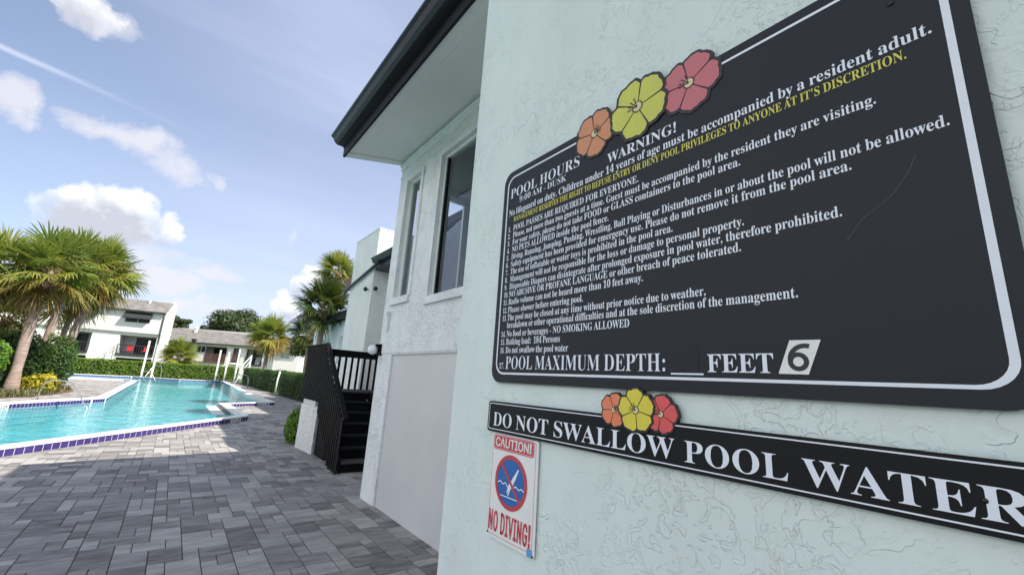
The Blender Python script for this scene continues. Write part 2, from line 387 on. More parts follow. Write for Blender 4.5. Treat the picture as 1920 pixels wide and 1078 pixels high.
M['tile'] = pmat('navy tile', (.040, .026, .16), .15, spec=.6, var=.25, vscale=5)
M['plaster'] = pmat('aqua pool plaster', (.17, .44, .47), .7, var=.10, vscale=.6)
M['nosing'] = pmat('dark nosing tile', (.02, .09, .13), .4)
M['gutterslot'] = pmat('pool gutter grate', (.13, .13, .12), .7)
M['water'] = watermat()
M['paver'] = pavermat()
M['joint'] = pmat('jointing sand', (.05, .048, .046), .95, var=.3, vscale=6)
M['grass'] = pmat('lawn', (.07, .12, .03), .95, var=.5, vscale=1.4, bump=(40, .8, .05, 3))
M['soil'] = pmat('mulch', (.12, .075, .045), .95, var=.5, vscale=12, bump=(30, .8, .03, 4))
M['far_white'] = pmat('far white stucco', (.74, .73, .70), .75, var=.04, vscale=.5)
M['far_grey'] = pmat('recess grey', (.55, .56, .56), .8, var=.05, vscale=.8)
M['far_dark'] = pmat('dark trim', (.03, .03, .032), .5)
M['far_brown'] = pmat('brown balcony boards', (.16, .09, .065), .7, var=.25, vscale=2)
M['far_glass'] = pmat('dark window glass', (.022, .026, .03), .22, spec=.3)
M['blind_glass'] = pmat('blind behind glass', (.25, .29, .30), .15, spec=.8, var=.1)
M['red_fabric'] = pmat('red chair fabric', (.62, .03, .04), .7)
M['glass'] = glassmat('window glass', (.86, .90, .92), 1.0)
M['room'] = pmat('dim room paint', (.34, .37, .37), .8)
M['blind'] = pmat('pale vane blind', (.70, .73, .80), .6)
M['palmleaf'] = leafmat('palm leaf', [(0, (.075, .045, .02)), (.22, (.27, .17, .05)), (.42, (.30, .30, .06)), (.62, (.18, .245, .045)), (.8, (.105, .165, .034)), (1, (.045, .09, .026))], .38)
M['shadedpalm'] = leafmat('shaded palm leaf', [(0, (.06, .04, .02)), (.3, (.10, .10, .025)), (.6, (.045, .08, .018)), (1, (.020, .045, .014))], .22)  # darker copy of the palm leaf, with shade put into its colour
M['oakleaf'] = leafmat('oak leaf', [(0, (.016, .032, .012)), (1, (.065, .10, .03))], .25)
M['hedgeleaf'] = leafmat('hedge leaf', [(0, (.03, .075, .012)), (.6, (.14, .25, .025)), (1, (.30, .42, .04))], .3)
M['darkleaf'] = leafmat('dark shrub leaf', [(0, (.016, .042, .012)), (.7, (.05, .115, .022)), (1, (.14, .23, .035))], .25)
M['limeleaf'] = leafmat('lime shrub leaf', [(0, (.08, .20, .02)), (1, (.22, .42, .05))], .4)
M['crotonleaf'] = leafmat('croton leaf', [(0, (.10, .14, .02)), (.4, (.42, .38, .03)), (1, (.68, .56, .06))], .35)
M['groundleaf'] = leafmat('ground cover blade', [(0, (.06, .085, .03)), (.6, (.15, .16, .06)), (1, (.30, .24, .12))], .3)
M['hedgecore'] = pmat('hedge interior', (.012, .022, .008), .95, var=.4, vscale=6)
M['palmbark'] = barkmat('palm trunk', (.18, .13, .108), (.40, .31, .262))
M['palmboot'] = barkmat('palm boots', (.10, .06, .035), (.30, .20, .12), (9, 9, 9))
M['oakbark'] = barkmat('oak bark', (.05, .04, .035), (.15, .12, .1))

# ------------------------------------------------------------------ ground, deck and pool
POOL = [(-7.0, 3.2), (2.2, 16.25), (2.09, 21.6), (4.14, 23.24), (4.03, 30), (4.47, 43.7), (4.64, 55.6), (.95, 54.4), (-2.84, 57.2),
        (-7.2, 55.7), (-13, 54.6), (-13, 47.6), (-6.2, 46.9), (-2.8, 46.3), (-2.2, 45.2), (-2.08, 23.4), (-2.36, 22.8), (-4.9, 17.95), (-11, 7.0)]
CURB = .15
def sheet(name, outer, holes, z, mat):
    vs, fs = tess([outer]+holes); b = MB(); b.tris([(x, y, z) for x, y in vs], fs)
    return structure(b.build(name, mat))
sheet('ground', [(-700, -700), (700, -700), (700, 700), (-700, 700)], [POOL[::-1]], -.03, M['grass'])
DECK = [(-16, -9), (12, -9), (12, 26.3), (6.0, 26.3), (6.0, 60.5), (-16, 58.8)]
sheet('deck_bed', DECK, [POOL[::-1]], 0.0, M['joint'])

def pavers():
    """random modular paving: courses of 12 cm units, each stone a slab of its own size and tone"""
    rnd = random.Random(5); U = .1175; b = MB(); gap = .0032
    keep = inset(POOL, .16)
    def lay(x0, x1, y0, y1, U):
        nx = int((x1-x0)/U); ny = int((y1-y0)/U); used = bytearray(nx*ny)
        sizes = [(2, 2), (3, 2), (2, 3), (2, 1), (1, 2), (1, 1), (2, 3), (2, 2), (3, 2)]
        for j in range(ny):
            for i in range(nx):
                if used[j*nx+i]: continue
                rnd.shuffle(sizes)
                for sx, sy in sizes+[(1, 1)]:
                    if i+sx > nx or j+sy > ny: continue
                    if all(not used[(j+q)*nx+i+p] for q in range(sy) for p in range(sx)): break
                for q in range(sy):
                    for p in range(sx): used[(j+q)*nx+i+p] = 1
                ax, ay = x0+i*U+gap, y0+j*U+gap; bx, by = x0+(i+sx)*U-gap, y0+(j+sy)*U-gap
                c = ((ax+bx)/2, (ay+by)/2)
                if inside(c, keep): continue
                if bed_hit(c): continue
                t = rnd.random(); z = .0055+rnd.uniform(-.0012, .0012); tx = rnd.uniform(-.0008, .0008)
                e = .004
                b.poly([(ax+e, ay+e, z+tx), (bx-e, ay+e, z-tx), (bx-e, by-e, z), (ax+e, by-e, z)], 0, t)
                # worn arris on all four sides
                i0 = len(b.v); b.v += [(ax, ay, .0012), (bx, ay, .0012), (bx, by, .0012), (ax, by, .0012)]
                for k in range(4):
                    b.f.append((i0+k, i0+(k+1) % 4, i0-4+(k+1) % 4, i0-4+k)); b.m.append(0); b.tone.append(t)
    lay(-7.5, 5.95, .8, 24, U)
    lay(-9.0, 5.95, 24, 60, U*1.25)
    return structure(b.build('deck', M['paver']))
BED = [(-12, 23.4), (-4.7, 23.6), (-4.15, 24.6), (-3.8, 26.6), (-3.5, 28.6), (-3.6, 30.5), (-4.0, 32.5), (-5.2, 35), (-12, 36)]
def bed_hit(c): return inside(c, BED)
pavers()
b = MB(); vs, fs = tess([BED]); b.tris([(x, y, .012) for x, y in vs], fs); structure(b.build('planting_bed', M['soil']))

def pool():
    w = MB(); a1 = inset(POOL, .17); a2 = inset(POOL, .215); a3 = inset(POOL, .29); n = len(POOL)
    # curb ring: outer face, coping top, gutter slot, inner lip
    for i in range(n):
        j = (i+1) % n
        P = lambda r, k, z: (r[k][0], r[k][1], z)
        w.quad(P(POOL, i, -.05), P(POOL, j, -.05), P(POOL, j, CURB-.03), P(POOL, i, CURB-.03), 1)
        o2 = inset(POOL, -.012)
        w.quad(P(o2, i, CURB-.03), P(o2, j, CURB-.03), P(o2, j, CURB), P(o2, i, CURB), 0)
        w.quad(P(POOL, i, CURB-.03), P(POOL, j, CURB-.03), P(o2, j, CURB-.03), P(o2, i, CURB-.03), 0)
        w.quad(P(o2, i, CURB), P(o2, j, CURB), P(a1, j, CURB), P(a1, i, CURB), 0)
        w.quad(P(a1, i, CURB), P(a1, j, CURB), P(a1, j, .03), P(a1, i, .03), 0)
        w.quad(P(a1, i, .045), P(a1, j, .045), P(a2, j, .045), P(a2, i, .045), 2)
        w.quad(P(a2, i, .0), P(a2, j, .0), P(a2, j, .14), P(a2, i, .14), 0)
        w.quad(P(a2, i, .14), P(a2, j, .14), P(a3, j, .14), P(a3, i, .14), 0)
        w.quad(P(a3, i, .14), P(a3, j, .14), P(a3, j, -.06), P(a3, i, -.06), 1)
    structure(w.build('pool_curb', [M['coping'], M['grout'], M['gutterslot']]))
    basin = MB(); dz = -.55
    for i in range(n):
        j = (i+1) % n; basin.quad((*a3[i], -.06), (*a3[j], -.06), (*a3[j], dz), (*a3[i], dz), 0)
    vs, fs = tess([a3]); basin.tris([(x, y, dz) for x, y in vs], fs, 0)
    # entry steps along the island, with dark nosing lines, and a lane line on the floor
    p, q = Vector((-3.6, 19.15, 0)), Vector((-1.95, 22.2, 0)); d = (q-p).normalized(); nn = Vector((d.y, -d.x, 0))
    for k in range(3):
        z = -.10-.12*k; w0 = .27*k; w1 = .27*(k+1)
        A = p+nn*w0-d*1.9; B = q+nn*w0; C = q+nn*w1; D = p+nn*w1-d*1.9
        basin.quad((*A[:2], z), (*B[:2], z), (*C[:2], z), (*D[:2], z), 0)
        basin.quad((*D[:2], z), (*C[:2], z), (*C[:2], z-.12 if k < 2 else dz), (*D[:2], z-.12 if k < 2 else dz), 0)
        e = nn*.05; E, F = C-e, D-e
        basin.quad((*F[:2], z+.004), (*E[:2], z+.004), (*C[:2], z+.004), (*D[:2], z+.004), 1)
    for x0, y0, x1, y1, wd in ((-4.2, 17.2, -1.6, 15.9, .03),):
        dd = Vector((x1-x0, y1-y0)).normalized(); pp = Vector((-dd.y, dd.x))*wd
        basin.quad((x0+pp.x, y0+pp.y, dz+.004), (x0-pp.x, y0-pp.y, dz+.004), (x1-pp.x, y1-pp.y, dz+.004), (x1+pp.x, y1+pp.y, dz+.004), 1)
    structure(basin.build('pool_basin', [M['plaster'], M['nosing']]))
    wt = MB(); vs, fs = tess([inset(POOL, .25)]); wt.tris([(x, y, -.012) for x, y in vs], fs); structure(wt.build('pool_water', M['water']))
    # navy tiles set in the grout face, one row outside (towards the deck) and one above the water on the island side
    t = MB(); rnd = random.Random(3)
    def row(p, q, off, z0, z1, size=.152, skip=()):
        p = Vector(p); q = Vector(q); L = (q-p).length; d = (q-p)/L; nrm = Vector((d.y, -d.x))*off; k = int(L/size); g = .006
        for i in range(k):
            s0 = i*size+g; s1 = (i+1)*size-g
            if any(a < (s0+s1)/2 < c for a, c in skip): continue
            A = p+d*s0+nrm; B = p+d*s1+nrm
            t.quad((*A, z0), (*B, z0), (*B, z1), (*A, z1), 0, rnd.random())
    row(POOL[0], POOL[1], .004, .004, .113, skip=[(15.02, 15.55)])
    row(POOL[2], POOL[3], .004, .004, .113, skip=[(1.6, 2.25)])
    row(POOL[8], POOL[10], .004, .004, .113)
    a4 = inset(POOL, .295)
    row(a4[17], a4[16], 0, -.01, .105, .135, skip=[(1.6, 2.2)])
    for i in (5, 6, 7, 8, 9, 12, 13, 14): row(a4[i+1], a4[i], 0, -.01, .105, .2)
    row(a4[16], a4[15], 0, -.01, .105, .135)
    structure(t.build('pool_tile', M['tile']))
pool()

